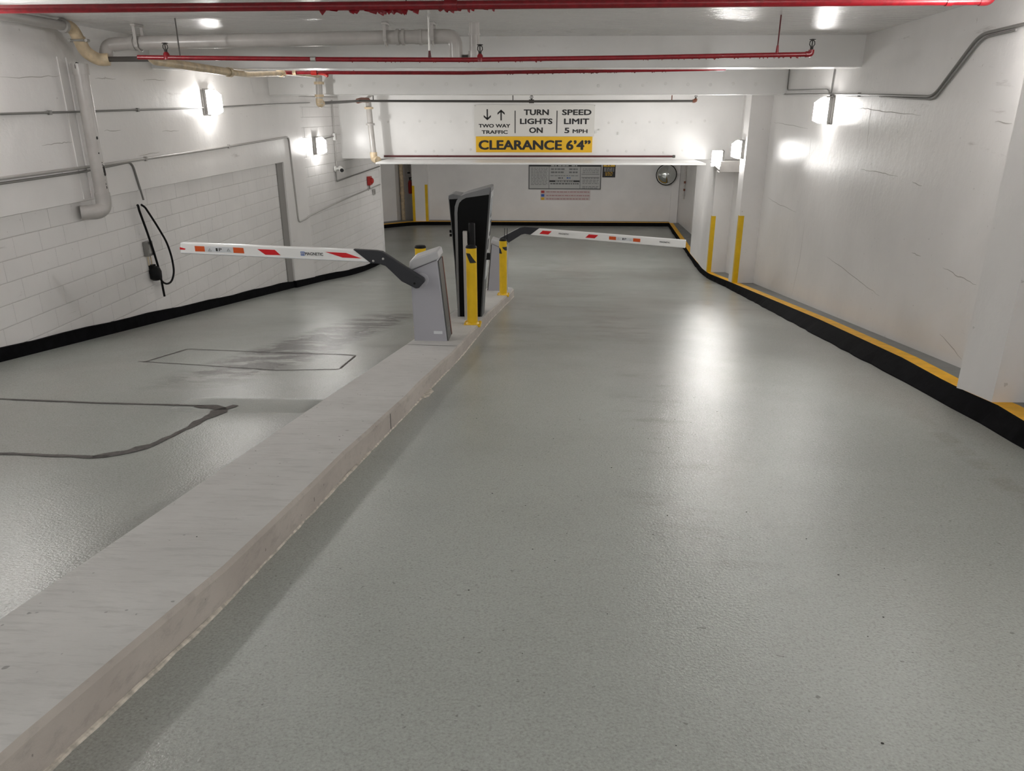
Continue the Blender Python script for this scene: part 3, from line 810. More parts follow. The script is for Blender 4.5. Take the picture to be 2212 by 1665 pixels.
# right boom: swings slightly towards the viewer at its tip, drooping a little
A = Vector((-.20, 15.48, 2.378)); B = Vector((2.685, 14.68, 2.285))
dirv = (B - A).normalized()
br = thing('barrier_boom', (A.x, A.y, A.z), 'white boom with red stripes reaching over the right lane', 'barrier boom', 'white barrier booms')
fn = Vector((dirv.y, -dirv.x, 0)).normalized()      # face normal, to the viewer
upv = Vector((0, 0, 1))
def bp(u, v, d=0.): return tuple(A + dirv * u + upv * v + fn * d)
def bprism(poly, d0, d1): return MB().prism(poly, lambda a, b: bp(a, b, d0), lambda a, b: bp(a, b, d1))
LB = (B - A).length
bprism([(-.15, -.075), (.03, .07), (LB, .075), (LB, -.08)], -.03, .03).build('beam', M['boom'], br, bevel=.012)
bprism([(-.13, -.07), (.06, .082), (-.26, .085), (-.38, .05), (-.80, -.19), (-.80, -.345), (-.66, -.31), (-.33, -.085), (-.25, -.06)], -.036, .036).build('bracket', M['arm'], br, bevel=.008)
bprism([(-.38, .054), (-.80, -.186), (-.80, -.198), (-.38, .042)], -.037, .037).build('edge_strip', M['cablid'], br)  # pale strip: highlight along the bracket's top edge, put into the colour
MB().cyl(bp(-.72, -.24, .05), bp(-.72, -.24, -.05), .05, 18).build('pivot_shaft', M['arm'], br, smooth=True)
for u0 in (.06, 1.02):
    bprism([(u0, -.035), (u0 + .19, -.035), (u0 + .26, .035), (u0 + .07, .035)], .031, .034).build('red_stripe', M['refl_red'], br)
for u0 in (1.50, 1.98): bprism([(u0, -.035), (u0 + .14, -.035), (u0 + .14, .03), (u0, .03)], .031, .034).build('orange_reflector', M['refl_or'], br)
bprism([(1.64, -.035), (1.98, -.035), (1.98, .03), (1.64, .03)], .031, .0335).build('label_strip', M['decal'], br)
def boom_text(s, u0, u1, v0, v1, m, name='lettering'):
    o = lettering(s, u0, u1, v0, v1, 0, m, None, name)
    for v in o.data.vertices:
        v.co = Vector(bp(v.co.x, v.co.z, .0348)) - Vector(br.location)
    o.parent = br
boom_text('1', 1.77, 1.79, -.02, .018, M['ink'])
boom_text('P', 1.81, 1.845, -.02, .018, M['ink'])
boom_text('MAGNETIC', 2.50, 2.70, -.012, .018, M['ink'])
boom_text('MAGNETIC', .47, .68, -.012, .018, M['greyink'])
for xx in (1.67, 1.91):
    mb = MB(); mb.tube([bp(xx, -.018, .0345), bp(xx + .035, -.018, .0345), bp(xx + .017, .012, .0345)], .003, 5, closed=True); mb.build('warning_triangle', M['greyink'], br)

# ---------------------------------------------------------------- ticket kiosk
ky = 10.62; kz = zf(10.9) + IH
k = thing('ticket_kiosk', (-1.1, ky + .4, kz), 'tall black ticket kiosk with grey rim on the island', 'kiosk')
def arc(cx, cz, r, a0, a1, n=8): return [(cx + r * math.cos(R(a0 + (a1 - a0) * i / n)), cz + r * math.sin(R(a0 + (a1 - a0) * i / n))) for i in range(n + 1)]
zb = kz - .06
outer = [(-.935, zb), (-.885, 2.45), (-.835, 3.02), (-.775, 3.70), (-.80, 3.705)] + [(-1.13, 3.615)] + [(-1.20, 3.585), (-1.25, 3.53), (-1.278, 3.45), (-1.285, 3.36)] + [(-1.283, 2.6), (-1.275, zb)]
MB().prism_y(outer, ky, ky + .50).build('front_shell', M['rimdk'], k, bevel=.01)
inner = [(-.955, zb + .01), (-.905, 2.45), (-.855, 3.02), (-.80, 3.66), (-1.12, 3.575), (-1.185, 3.545), (-1.225, 3.50), (-1.245, 3.43), (-1.25, 3.36), (-1.248, 2.6), (-1.245, zb + .01)]
inner[3] = (-.805, 3.615)
MB().prism_y(inner, ky - .008, ky + .02).build('side_panel', M['gloss'], k)
# rim: grey edge trim following the left side and the top
rim_o = [(-.775, 3.705), (-.80, 3.71), (-1.13, 3.62), (-1.205, 3.588), (-1.256, 3.532), (-1.284, 3.45), (-1.29, 3.36), (-1.288, 2.6), (-1.281, zb)]
rim_i = [(-.803, 3.612), (-.82, 3.612), (-1.125, 3.568), (-1.18, 3.54), (-1.222, 3.496), (-1.242, 3.43), (-1.25, 3.36), (-1.253, 2.6), (-1.252, zb)]
mb = MB()
for q in range(len(rim_o) - 1):
    a, b, c_, d = rim_o[q], rim_o[q + 1], rim_i[q + 1], rim_i[q]
    for yy in (ky - .022,): mb.face([(p[0], yy, p[1]) for p in (a, b, c_, d)])
    mb.face([(a[0], ky - .022, a[1]), (b[0], ky - .022, b[1]), (b[0], ky + .5, b[1]), (a[0], ky + .5, a[1])])
    mb.face([(d[0], ky - .022, d[1]), (c_[0], ky - .022, c_[1]), (c_[0], ky - .0, c_[1]), (d[0], ky - .0, d[1])])
mb.build('edge_strip', M['rim'], k)
# rear shell, turned to the left lane
ry0, ry1 = ky + .50, ky + .92
rear = [(-1.335, zb - .06), (-.99, zb - .06), (-.93, 2.5), (-.87, 3.3), (-1.1, 3.5), (-1.38, 3.545), (-1.425, 3.53), (-1.43, 3.49), (-1.37, 2.6)]
MB().prism_y(rear, ry0, ry1).build('rear_shell', M['gloss'], k, bevel=.008)
MB().prism_y([(-1.438, 3.49), (-1.42, 3.49), (-1.10, 3.505), (-1.10, 3.52), (-1.375, 3.565), (-1.43, 3.545)], ry0 - .02, ry1 + .01).build('rear_lid', M['rim'], k, bevel=.006)
MB().prism_y([(-1.434, 3.50), (-1.372, 2.6), (-1.338, zb - .06), (-1.33, zb - .06), (-1.364, 2.6), (-1.424, 3.50)], ry0 - .012, ry0 + .02).build('rear_trim', M['rim'], k)
for zz in (3.02, 2.965): MB().cyl((-1.44, ry0 + .06, zz), (-1.37, ry0 + .06, zz), .022, 12).build('lock', M['black'], k, smooth=True)
# service face to the right lane
def side_quad(y0, y1, za, zb_, off, m, name):
    def X(zv):
        tab = [(zb, -.935), (2.45, -.885), (3.02, -.835), (3.70, -.775)]
        return interp(tab, zv) + off
    mb = MB()
    a = [(X(za), y0, za), (X(za), y1, za), (X(zb_), y1, zb_), (X(zb_), y0, zb_)]
    b = [(p[0] - .02, p[1], p[2]) for p in a]
    mb.v += a + b; mb.f += [(0, 1, 2, 3), (7, 6, 5, 4), (0, 4, 5, 1), (1, 5, 6, 2), (2, 6, 7, 3), (3, 7, 4, 0)]
    return mb.build(name, m, k)
side_quad(ky + .01, ky + .49, 2.72, 3.64, .006, M['panel'], 'service_face')
side_quad(ky + .10, ky + .40, 3.28, 3.55, .010, M['screen'], 'display')
side_quad(ky + .08, ky + .22, 3.08, 3.2, .012, M['decal'], 'card_slot')
side_quad(ky + .28, ky + .42, 3.0, 3.22, .012, M['ink'], 'ticket_slot')
side_quad(ky + .06, ky + .2, 2.84, 2.98, .012, M['ink'], 'receipt_tray')
side_quad(ky + .1, ky + .4, 2.4, 2.68, .008, M['decal'], 'instruction_label')
MB().box(-.86, -.80, ky + .02, ky + .1, 2.70, 2.79).build('handle', M['black'], k, bevel=.006)

# slim grey post with a black tube reader
ps = thing('reader_post', (-1.108, 10.28, zf(10.28) + IH), 'slim grey post with a black tube reader behind the near bollard', 'post')
MB().box(-1.143, -1.083, 10.25, 10.31, zf(10.28) + IH - .01, 3.16).build('post', M['conduit'], ps, bevel=.005)
MB().lathe([(.044, 2.90), (.044, 3.255), (.038, 3.27)], -1.02, 10.28, 0, 20).build('reader', M['black'], ps, smooth=True)
MB().box(-1.085, -1.06, 10.265, 10.295, 3.0, 3.04).build('bracket', M['black'], ps)

# ---------------------------------------------------------------- sign on the deep beam
sg = thing('clearance_sign', (-.4, 21.18, 4.2), 'white and yellow clearance and speed limit sign on the deep beam', 'sign')
SX = lambda u: -1.984 + (u / 7.373 - 14) * (3.175 / 259)
SZ = lambda v: 4.821 - (v / 7.375 - 8) * .011714
yS = 21.165
MB().box(SX(105), SX(2030), yS, 21.2, SZ(545), SZ(45)).build('white_plate', M['signwhite'], sg)
MB().box(SX(128), SX(2005), yS - .008, 21.2, SZ(802), SZ(548)).build('yellow_plate', M['signyellow'], sg)
yt = yS - .002
for s, a, b, t, u in (('TURN', 905, 1295, 122, 205), ('LIGHTS', 845, 1355, 265, 347), ('ON', 992, 1202, 405, 488), ('SPEED', 1515, 1972, 122, 205), ('LIMIT', 1548, 1940, 265, 347), ('5', 1558, 1628, 410, 490), ('MPH', 1688, 1920, 434, 490),
                      ('TWO WAY', 178, 680, 350, 404), ('TRAFFIC', 225, 640, 450, 504)):
    lettering(s, SX(a), SX(b), SZ(u), SZ(t), yt, M['ink'], sg, bold=.07)
lettering('CLEARANCE 6\u20194\u201d', SX(178), SX(1970), SZ(757), SZ(612), yS - .010, M['ink'], sg, bold=.07)
for u in (762, 1430): MB().box(SX(u - 7), SX(u + 7), yt - .001, yt + .001, SZ(495), SZ(138)).build('divider', M['ink'], sg)
def arrow(cx, tip, tail, hw):
    d = 1 if tip > tail else -1            # in drawing units v grows downwards
    mb = MB(); b = 11
    for poly in ([(cx - b, tail), (cx + b, tail), (cx + b, tip - d * 20), (cx - b, tip - d * 20)],
                 [(cx, tip), (cx - hw, tip - d * 52), (cx - hw, tip - d * 84), (cx, tip - d * 34)],
                 [(cx, tip), (cx, tip - d * 34), (cx + hw, tip - d * 84), (cx + hw, tip - d * 52)]):
        mb.face([(SX(p), yt, SZ(q)) for p, q in poly])
    mb.build('arrow', M['ink'], sg)
arrow(316, 290, 115, 58); arrow(537, 120, 292, 58)
for u, v in ((125, 62), (2025, 60)): MB().cyl((SX(u), yS - .006, SZ(v)), (SX(u), 21.2, SZ(v)), .012, 8).build('screw', M['steel'], sg)

# ---------------------------------------------------------------- signs and mirror on the back wall
def bars(parent, x0, x1, z, h, m, y, n=6, seed=0, name='printed_line'):
    r_ = random.Random(seed * 31 + int(abs(z) * 1000)); mb = MB(); x = x0
    while x < x1 - .02:
        w_ = min(r_.uniform(.05, .16), x1 - x)
        mb.face([(x, y, z), (x + w_, y, z), (x + w_, y, z + h), (x, y, z + h)]); x += w_ + r_.uniform(.02, .035)
    return mb.build(name, m, parent, fix=False)
rb = thing('rate_board', (.74, 33.48, 2.1), 'wide grey parking rate board with black header on the back wall', 'sign')
x0, x1, zz0, zz1 = -.82, 2.30, 1.49, 3.05
MB().box(x0, x1, 33.465, 33.5, zz0, zz1).build('frame', M['rateframe'], rb)
MB().box(x0 + .04, x1 - .04, 33.455, 33.47, zz0 + .04, zz1 - .04).build('face', M['rate'], rb)
yy = 33.45
MB().box(x0 + .03, x1 - .03, yy, 33.46, 2.44, 2.515).build('header_bar', M['ink'], rb)
for xx, ww in ((.14, .24), (.44, .45), (1.02, .24)): bars(rb, xx, xx + ww, 2.458, .036, M['lightink'], yy - .002, seed=3)
MB().box(.08, 1.38, yy, 33.46, 1.80, 1.87).build('lower_bar', M['ink'], rb); bars(rb, .33, 1.14, 1.817, .034, M['lightink'], yy - .002, seed=5)
for xx in (.06, 1.40): MB().box(xx - .012, xx + .012, yy, 33.46, zz0 + .04, 2.44).build('column_rule', M['greyink'], rb)
for i in range(12): bars(rb, x0 + .1, -.0, 2.36 - i * .062, .022, M['greyink'], yy, seed=i)
for i, z in enumerate((2.30, 2.17)):
    bars(rb, .14, .72, z, .07, M['greyink'], yy, seed=20 + i); bars(rb, .92, 1.28, z, .07, M['greyink'], yy, seed=30 + i)
bars(rb, .12, 1.34, 2.05, .03, M['greyink'], yy, seed=41); bars(rb, .45, .66, 1.95, .035, M['ink'], yy, seed=42); bars(rb, .82, .98, 1.945, .05, M['blueink'], yy, seed=43)
bars(rb, .12, 1.34, 1.71, .035, M['ink'], yy, seed=44)
for i, z in enumerate((2.33, 2.26, 2.19, 1.95, 1.87, 1.80, 1.73, 1.60, 1.54)): bars(rb, 1.5, 2.2, z, .026, M['greyink'], yy, seed=50 + i)
for z in (2.12, 1.98): MB().box(1.45, 2.22, yy, 33.46, z, z + .014).build('rule', M['ink'], rb)
bars(rb, .3, 1.15, 2.60, .04, M['greyink'], yy, seed=70)
for xx in (-.42, 1.93):
    MB().lathe([(.19, 0), (.19, -.012), (.175, -.016)], xx, 33.46, 2.75, 32, 'y').build('round_emblem', M['green'], rb, smooth=True)
    bars(rb, xx - .09, xx + .09, 2.64, .03, M['lightink'], 33.438, seed=80)

pw_ = thing('pedestrian_sign', (2.62, 33.48, 2.4), 'yellow and black pedestrian warning sign beside the rate board', 'sign')
MB().box(2.345, 2.895, 33.47, 33.5, 2.0, 3.02).build('plate', M['ink'], pw_)
MB().box(2.375, 2.865, 33.46, 33.475, 2.44, 2.99).build('yellow_panel', M['signyellow'], pw_)
mb = MB()
def stroke(pts, r): mb.tube([(x, 33.458, z) for x, z in pts], r, 6)
stroke([(2.60, 2.60), (2.60, 2.76)], .04); stroke([(2.60, 2.62), (2.56, 2.54), (2.53, 2.47)], .018); stroke([(2.60, 2.62), (2.64, 2.55), (2.67, 2.47)], .018)
stroke([(2.60, 2.74), (2.68, 2.66), (2.76, 2.62)], .013); stroke([(2.60, 2.74), (2.54, 2.66), (2.50, 2.64)], .013)
mb.lathe([(.005, -.005), (.035, -.005), (.035, .005)], 2.60, 33.455, 2.84, 14, 'y')
mb.build('walking_figure', M['ink'], pw_)
for i in range(6): bars(pw_, 2.41 + (.06 if i > 2 else 0), 2.84 - (.06 if i > 2 else 0), 2.37 - i * .058, .024, M['lightink'] if i < 3 else M['signyellow'], 33.466, seed=90 + i)

nt_ = thing('notice_strip', (.8, 33.49, 1.24), 'pink-white notice strip with three small icons below the rate board', 'notice')
MB().box(-.30, 1.86, 33.49, 33.5, 1.03, 1.45).build('sheet', M['pinkpaper'], nt_)
for i, (z, m_) in enumerate(((1.35, M['alarm']), (1.20, M['blueink']), (1.06, M['signyellow']))):
    MB().box(-.27, -.13, 33.484, 33.492, z - .02, z + .085).build('icon', m_, nt_); bars(nt_, -.05, 1.82, z + .01, .035, M['pinkink'], 33.487, seed=100 + i)

mr = thing('convex_mirror', (5.03, 33.3, 2.14), 'round convex traffic mirror in the far right corner', 'mirror')
prof = [(.42 * math.sin(R(a)) / math.sin(R(55)), -.26 * (math.cos(R(a)) - math.cos(R(55))) / (1 - math.cos(R(55)))) for a in range(55, -1, -5)]
MB().lathe([(max(r_, .002), h) for r_, h in prof], 5.03, 33.2, 2.14, 40, 'y').build('dome', M['mirror'], mr, smooth=True)
MB().tube([(5.03 + .425 * math.cos(t * PI / 20), 33.2, 2.14 + .425 * math.sin(t * PI / 20)) for t in range(40)], .016, 8, closed=True).build('rim', M['black'], mr, smooth=True)
MB().lathe([(.41, .005), (.41, .02), (.1, .05)], 5.03, 33.2, 2.14, 32, 'y').build('back_shell', M['rimdk'], mr, smooth=True)
MB().cyl((5.03, 33.24, 2.14), (5.03, 33.5, 2.14), .03, 10).build('mount_arm', M['steel'], mr)
MB().tube([(5.03, 33.2, 2.565), (5.03, 33.3, 2.6), (5.03, 33.49, 3.3)], .012, 6).build('stay', M['steel'], mr)

# ---------------------------------------------------------------- red sprinkler pipes
def head(parent, x, y, z, m=None, s=1.):
    """upright sprinkler head"""
    mb = MB(); m = m or M['chip']
    mb.cyl((x, y, z), (x, y, z + .03 * s), .016 * s, 10)
    for d in (-1, 1): mb.tube([(x + d * .012 * s, y, z + .03 * s), (x + d * .026 * s, y, z + .05 * s), (x + d * .022 * s, y, z + .075 * s), (x + d * .006 * s, y, z + .09 * s)], .005 * s, 6)
    mb.lathe([(.004, .088 * s), (.03 * s, .09 * s), (.032 * s, .096 * s), (.004, .1 * s)], x, y, z, 12)
    mb.cyl((x, y, z + .03 * s), (x, y, z + .09 * s), .006 * s, 8)
    return mb.build('sprinkler_head', m, parent, smooth=True)
def flakes(parent, xa, xb, y, z, n, size, m, za=None):
    mb = MB()
    for i in range(n):
        x = rnd.uniform(xa, xb); w_ = rnd.uniform(.5, 2.2) * size; h = rnd.uniform(.3, 1.2) * size
        zz = z if za is None else z + (za - z) * (x - xa) / (xb - xa)
        q = [(x - w_ / 2, y, zz), (x + w_ / 2, y, zz), (x + w_ * rnd.uniform(-.1, .4), y + rnd.uniform(-.4, .4) * size, zz - h), (x - w_ * .3, y + rnd.uniform(-.3, .3) * size, zz - h * .6)]
        mb.face(q)
        mb.face([(p[0], p[1] + .004, p[2] + .002) for p in q][::-1])
    o = mb.build('peeling_paint', m, parent, fix=False); o['kind'] = 'stuff'; return o
def rod(parent, x, y, z0, z1, r=.006, m=None, name='hanger_rod'):
    return MB().cyl((x, y, z0), (x, y, z1), r, 8).build(name, m or M['darkpipe'], parent)
def ring(parent, x, y, z, r, wd, m, name='coupling', axis='x', n=18):
    return MB().lathe([(r * .8, -wd / 2), (r, -wd / 2), (r, wd / 2), (r * .8, wd / 2)], x, y, z, n, axis).build(name, m, parent, smooth=True)

p1 = thing('sprinkler_pipe', (-.5, 7.2, 5.55), 'nearest thick red sprinkler pipe close under the ceiling', 'sprinkler pipe', 'red sprinkler pipes')
MB().cyl((-5.78, 7.2, 5.548), (3.66, 7.2, 5.572), .036, 18).build('pipe', M['red'], p1, smooth=True)
ring(p1, -.86, 7.2, 5.561, .048, .11, M['red']); ring(p1, 3.35, 7.2, 5.571, .042, .05, M['red'])
MB().tube([(3.6, 7.2, 5.572), (3.69, 7.2, 5.572), (3.69, 7.2, 5.66)], .042, 14, .05).build('elbow', M['red'], p1, smooth=True)
rod(p1, 3.0, 7.2, 5.58, ZC); rod(p1, -.86, 7.2, 5.58, ZC); rod(p1, -1.25, 7.2, 5.58, ZC)
flakes(p1, -2.0, -1.1, 7.2, 5.53, 24, .045, M['red']); flakes(p1, -1.05, -.45, 7.2, 5.53, 12, .03, M['red'])

p2 = thing('sprinkler_pipe', (-.9, 9.23, 5.25), 'red sprinkler pipe in front of the nearest beam with an upturned end', 'sprinkler pipe', 'red sprinkler pipes')
pts = [(-4.75, 9.23, 5.28), (-2.5, 9.23, 5.252), (-.98, 9.23, 5.243), (1.0, 9.23, 5.262), (2.90, 9.23, 5.29)]
MB().tube(pts, .025, 14).build('pipe', M['red'], p2, smooth=True)
MB().tube([(2.84, 9.23, 5.289), (2.90, 9.23, 5.291), (2.90, 9.23, 5.335)], .032, 12, .03).build('elbow', M['red'], p2, smooth=True)
head(p2, 2.90, 9.23, 5.335, s=1.1)
for x, z in ((-.786, 5.265), (-4.41, 5.295)):
    MB().lathe([(.034, -.03), (.034, .03), (.02, .05)], x, 9.23, z - .01, 14).build('tee', M['red'], p2, smooth=True); head(p2, x, 9.23, z + .03, s=1.1)
rod(p2, 2.526, 9.23, 5.30, ZC, .008, M['dkred']); MB().lathe([(.018, 0), (.012, .08)], 2.526, 9.23, 5.30, 10).build('clevis', M['red'], p2)
rod(p2, -1.36, 9.23, 5.26, ZC, .012, M['steel']); MB().lathe([(.022, 0), (.012, .09)], -1.36, 9.23, 5.25, 10).build('clevis', M['dkred'], p2)
rod(p2, -4.25, 9.23, 5.29, ZC, .008)
flakes(p2, 1.0, 2.85, 9.23, 5.245, 46, .02, M['red'], 5.268); flakes(p2, -2.4, 0, 9.23, 5.225, 22, .014, M['red'])
ring(p2, -2.7, 9.23, 5.256, .03, .06, M['steel'])

p3 = thing('sprinkler_pipe', (-1.5, 14.0, 5.31), 'red sprinkler pipe behind the nearest beam, running from beige fittings', 'sprinkler pipe', 'red sprinkler pipes')
MB().tube([(-4.68, 14, 5.325), (-1.5, 14, 5.312), (1.9, 14, 5.352), (3.0, 14, 5.37)], .03, 14).build('pipe', M['red'], p3, smooth=True)
ring(p3, -4.1, 14, 5.322, .045, .1, M['alarm']); ring(p3, -4.45, 14, 5.323, .042, .06, M['beige']); ring(p3, -4.7, 14, 5.325, .05, .12, M['beige'])
MB().tube([(-4.05, 14, 5.315), (-3.93, 14, 5.30), (-3.86, 13.98, 5.265)], .026, 10).build('valve_handle', M['alarm'], p3, smooth=True)
flakes(p3, -1.0, 2.0, 14, 5.285, 34, .016, M['dkred'], 5.325)
rod(p3, 0.2, 14, 5.33, ZC); rod(p3, -3.4, 14, 5.33, ZC)

p4 = thing('sprinkler_pipe', (-.9, 19.5, 4.91), 'dark grey pipe above the clearance sign with upright heads', 'sprinkler pipe', 'dark pipes over the sign beam')
MB().tube([(-4.70, 19.5, 4.92), (-.4, 19.5, 4.908), (3.53, 19.5, 4.914)], .028, 14).build('pipe', M['darkpipe'], p4, smooth=True)
MB().tube([(3.46, 19.5, 4.914), (3.53, 19.5, 4.914), (3.53, 19.5, 4.97)], .04, 12, .03).build('elbow', M['rust'], p4, smooth=True)
head(p4, 3.53, 19.5, 4.96, s=1.1); ring(p4, -.42, 19.5, 4.908, .044, .12, M['darkpipe'], 'tee'); head(p4, -.42, 19.5, 4.93, s=1.3)
rod(p4, -.873, 19.5, 4.92, ZC, .012); rod(p4, 2.96, 19.5, 4.92, ZC, .012, M['rust']); rod(p4, -4.3, 19.5, 4.93, ZC, .012)

p5 = thing('sprinkler_pipe', (-.5, 21.08, 3.53), 'thin dark red pipe along the foot of the sign beam', 'sprinkler pipe', 'dark pipes over the sign beam')
MB().tube([(-4.45, 21.1, 3.535), (3.34, 21.1, 3.548)], .024, 12).build('pipe', M['dkred'], p5, smooth=True)
MB().lathe([(.01, -.04), (.036, -.03), (.036, .03), (.01, .04)], 3.36, 21.1, 3.548, 12, 'x').build('end_cap', M['darkpipe'], p5, smooth=True)
for x in (-3, 0, 2.6): MB().box(x - .015, x + .015, 21.1, 21.2, 3.53, 3.56).build('clip', M['darkpipe'], p5)

# ---------------------------------------------------------------- drain pipes
d1 = thing('drain_pipe', (-3.4, 9.85, 5.5), 'big white drain pipe slung below the ceiling with a bent end', 'drain pipe', 'painted drain pipes')
yd = 9.85
MB().tube([(-5.42, yd - .1, 5.30), (-5.42, yd - .02, 5.455), (-5.15, yd, 5.478), (-1.55, yd, 5.535)], .078, 20, .16).build('pipe', M['whitepipe'], d1, smooth=True)
MB().tube([(-1.62, yd, 5.534), (-1.13, yd, 5.54), (-1.13, yd, 5.295)], .082, 20, .22).build('elbow', M['whitepipe'], d1, smooth=True)
for x in (-1.83, -1.76, -1.55): ring(d1, x, yd, 5.532, .09, .035, M['whitepipe'])
ring(d1, -5.1, yd, 5.48, .088, .06, M['whitepipe'])
for x in (-5.12 + .1, -1.97, -1.40):
    zc_ = 5.478 + (x + 5.15) * .0158
    mb = MB()
    mb.box(x - .018, x + .018, yd - .10, yd - .09, zc_ - .05, ZC); mb.box(x - .018, x + .018, yd + .09, yd + .10, zc_ - .05, ZC)
    mb.tube([(x, yd + .095 * math.cos(a * PI / 8), zc_ - .0 + .095 * math.sin(a * PI / 8)) for a in range(8, 17)], .012, 6)
    mb.build('strap_hanger', M['whitepipe'], d1)
    MB().box(x - .03, x + .03, yd - .11, yd + .11, ZC - .025, ZC).build('hanger_shoe', M['whitepipe'], d1, bevel=.004)
d1b = thing('drain_pipe', (-.9, yd, 5.5), 'short white drain stub dropping from the ceiling to the trap', 'drain pipe', 'painted drain pipes')
MB().tube([(-.905, yd, ZC), (-.905, yd, 5.31)], .062, 18).build('pipe', M['whitepipe'], d1b, smooth=True)
ring(d1b, -.905, yd, 5.56, .072, .02, M['whitepipe'], axis='z'); ring(d1b, -.905, yd, 5.33, .075, .09, M['whitepipe'], axis='z')
MB().tube([(-1.12, yd, 5.34), (-1.09, yd, 5.305), (-1.02, yd, 5.292), (-.94, yd, 5.305), (-.915, yd, 5.34)], .045, 14).build('trap', M['whitepipe'], d1b, smooth=True)
MB().box(-1.05, -.98, yd - .06, yd - .045, 5.30, 5.33).build('bare_patch', M['chip'], d1b)

d0 = thing('drain_pipe', (-5.55, 9.3, 5.5), 'white and beige drain elbow at the top of the left wall', 'drain pipe', 'painted drain pipes')
MB().tube([(-5.55, 1.0, 5.60), (-5.55, 9.22, 5.612)], .052, 18).build('pipe', M['conduit'], d0, smooth=True)
MB().tube([(-5.55, 9.18, 5.615), (-5.55, 9.38, 5.61), (-5.535, 9.45, 5.47)], .068, 18, .12).build('upper_elbow', M['beige'], d0, smooth=True)
ring(d0, -5.55, 9.2, 5.612, .075, .05, M['conduit'], axis='y')
MB().tube([(-5.535, 9.445, 5.50), (-5.525, 9.50, 5.36), (-5.44, 9.62, 5.275), (-5.33, 9.66, 5.285)], .072, 18, .12).build('lower_elbow', M['beige'], d0, smooth=True)
cl = MB().tube([(-5.53 + .085 * math.cos(a * PI / 10), 9.455 + .085 * math.sin(a * PI / 10), 5.475) for a in range(20)], .014, 8, closed=True).build('clamp', M['steel'], d0, smooth=True)
for s in (-1, 1): MB().cyl((-5.53 + s * .1, 9.40, 5.475), (-5.53 + s * .1, 9.46, 5.475), .018, 8).build('clamp_bolt', M['steel'], cl)
MB().tube([(-5.36, 9.65, 5.285), (-4.72, 9.45, 5.275)], .03, 12).build('branch', M['darkpipe'], d0, smooth=True)

v1 = thing('downpipe', (-5.62, 9.5, 3.55), 'white downpipe with chipped paint down the left wall', 'drain pipe', 'painted drain pipes')
MB().tube([(-5.63, 9.52, 5.22), (-5.63, 9.50, 3.66)], .083, 20).build('pipe', M['whitepipe'], v1, smooth=True)
MB().tube([(-5.63, 9.50, 3.68), (-5.63, 9.49, 3.55), (-5.66, 9.40, 3.50), (-5.83, 9.30, 3.50)], .09, 20, .09).build('elbow', M['whitepipe'], v1, smooth=True)
ring(v1, -5.63, 9.52, 5.17, .095, .12, M['whitepipe'], axis='z'); ring(v1, -5.63, 9.5, 3.70, .092, .05, M['whitepipe'], axis='z')
for i in range(34):
    z = rnd.choice([rnd.uniform(3.66, 4.4), rnd.uniform(3.6, 4.05)]); a = rnd.uniform(-1.7, .35); s_ = rnd.uniform(.006, .014)
    if i < 3: z, a, s_ = 4.03 - i * .035, -.12 + .03 * i, .022
    if i == 3: z, a, s_ = 5.20, -1.3, .03
    mb = MB(); rr_ = .0845
    mb.face([(-5.63 + rr_ * math.cos(a + u * s_ / rr_), 9.51 + rr_ * math.sin(a + u * s_ / rr_), z + v * s_ * 1.5) for u, v in ((-1, -.6), (0, -1), (1, -.3), (.7, .8), (-.2, 1), (-.9, .4))])
    mb.build('paint_chip', M['chip'], v1, fix=False)
ch_ = MB(); ch_.box(-5.80, -5.782, 9.53, 9.60, 3.66, 5.3); ch_.box(-5.80, -5.788, 9.36, 9.42, 3.66, 5.3)
tag(ch_.build('trim_3', M['wall']), 'pair of flat white battens beside the downpipe', 'batten', kind='structure')

d2 = thing('supply_main', (-4.63, 11.6, 5.24), 'beige supply main linking the red cross pipes near the left wall', 'supply main')
MB().tube([(-4.63, 9.235, 5.275), (-4.63, 9.29, 5.262), (-4.63, 9.38, 5.252), (-4.63, 11.58, 5.222)], [.02, .035, .05, .054], 16).build('pipe', M['beige'], d2, smooth=True)
MB().tube([(-4.63, 11.5, 5.222), (-4.63, 12.3, 5.222), (-4.63, 13.9, 5.305)], .042, 16).build('narrow_pipe', M['beige'], d2, smooth=True)
ring(d2, -4.63, 11.55, 5.222, .066, .1, M['beige'], axis='y'); ring(d2, -4.63, 13.85, 5.303, .06, .12, M['beige'], axis='y')
MB().tube([(-4.63, 14.05, 5.325), (-4.63, 16.1, 5.36)], .042, 14).build('rear_pipe', M['beige'], d2, smooth=True)
MB().tube([(-4.66, 16.22, 4.84), (-4.66, 19.5, 4.92)], .032, 14).build('lower_pipe', M['darkpipe'], d2, smooth=True)

v2 = thing('downpipe', (-4.64, 16.1, 4.8), 'short pale drain drop in front of the middle beam', 'drain pipe', 'painted drain pipes')
MB().tube([(-4.63, 16.1, 5.36), (-4.655, 16.1, 4.83)], .066, 16).build('pipe', M['whitepipe'], v2, smooth=True)
ring(v2, -4.635, 16.1, 5.22, .10, .05, M['beige'], axis='z'); ring(v2, -4.65, 16.1, 4.98, .09, .05, M['beige'], axis='z')
MB().tube([(-4.655, 16.1, 4.93), (-4.66, 16.1, 4.82), (-4.66, 16.26, 4.84)], .072, 14, .08).build('elbow', M['beige'], v2, smooth=True)
v3 = thing('downpipe', (-4.66, 20.7, 3.5), 'white downpipe with collars in front of the sign beam at left', 'drain pipe', 'painted drain pipes')
MB().tube([(-4.70, 20.7, 4.90), (-4.68, 20.7, 4.36), (-4.64, 20.7, 3.55)], .075, 18).build('pipe', M['whitepipe'], v3, smooth=True)
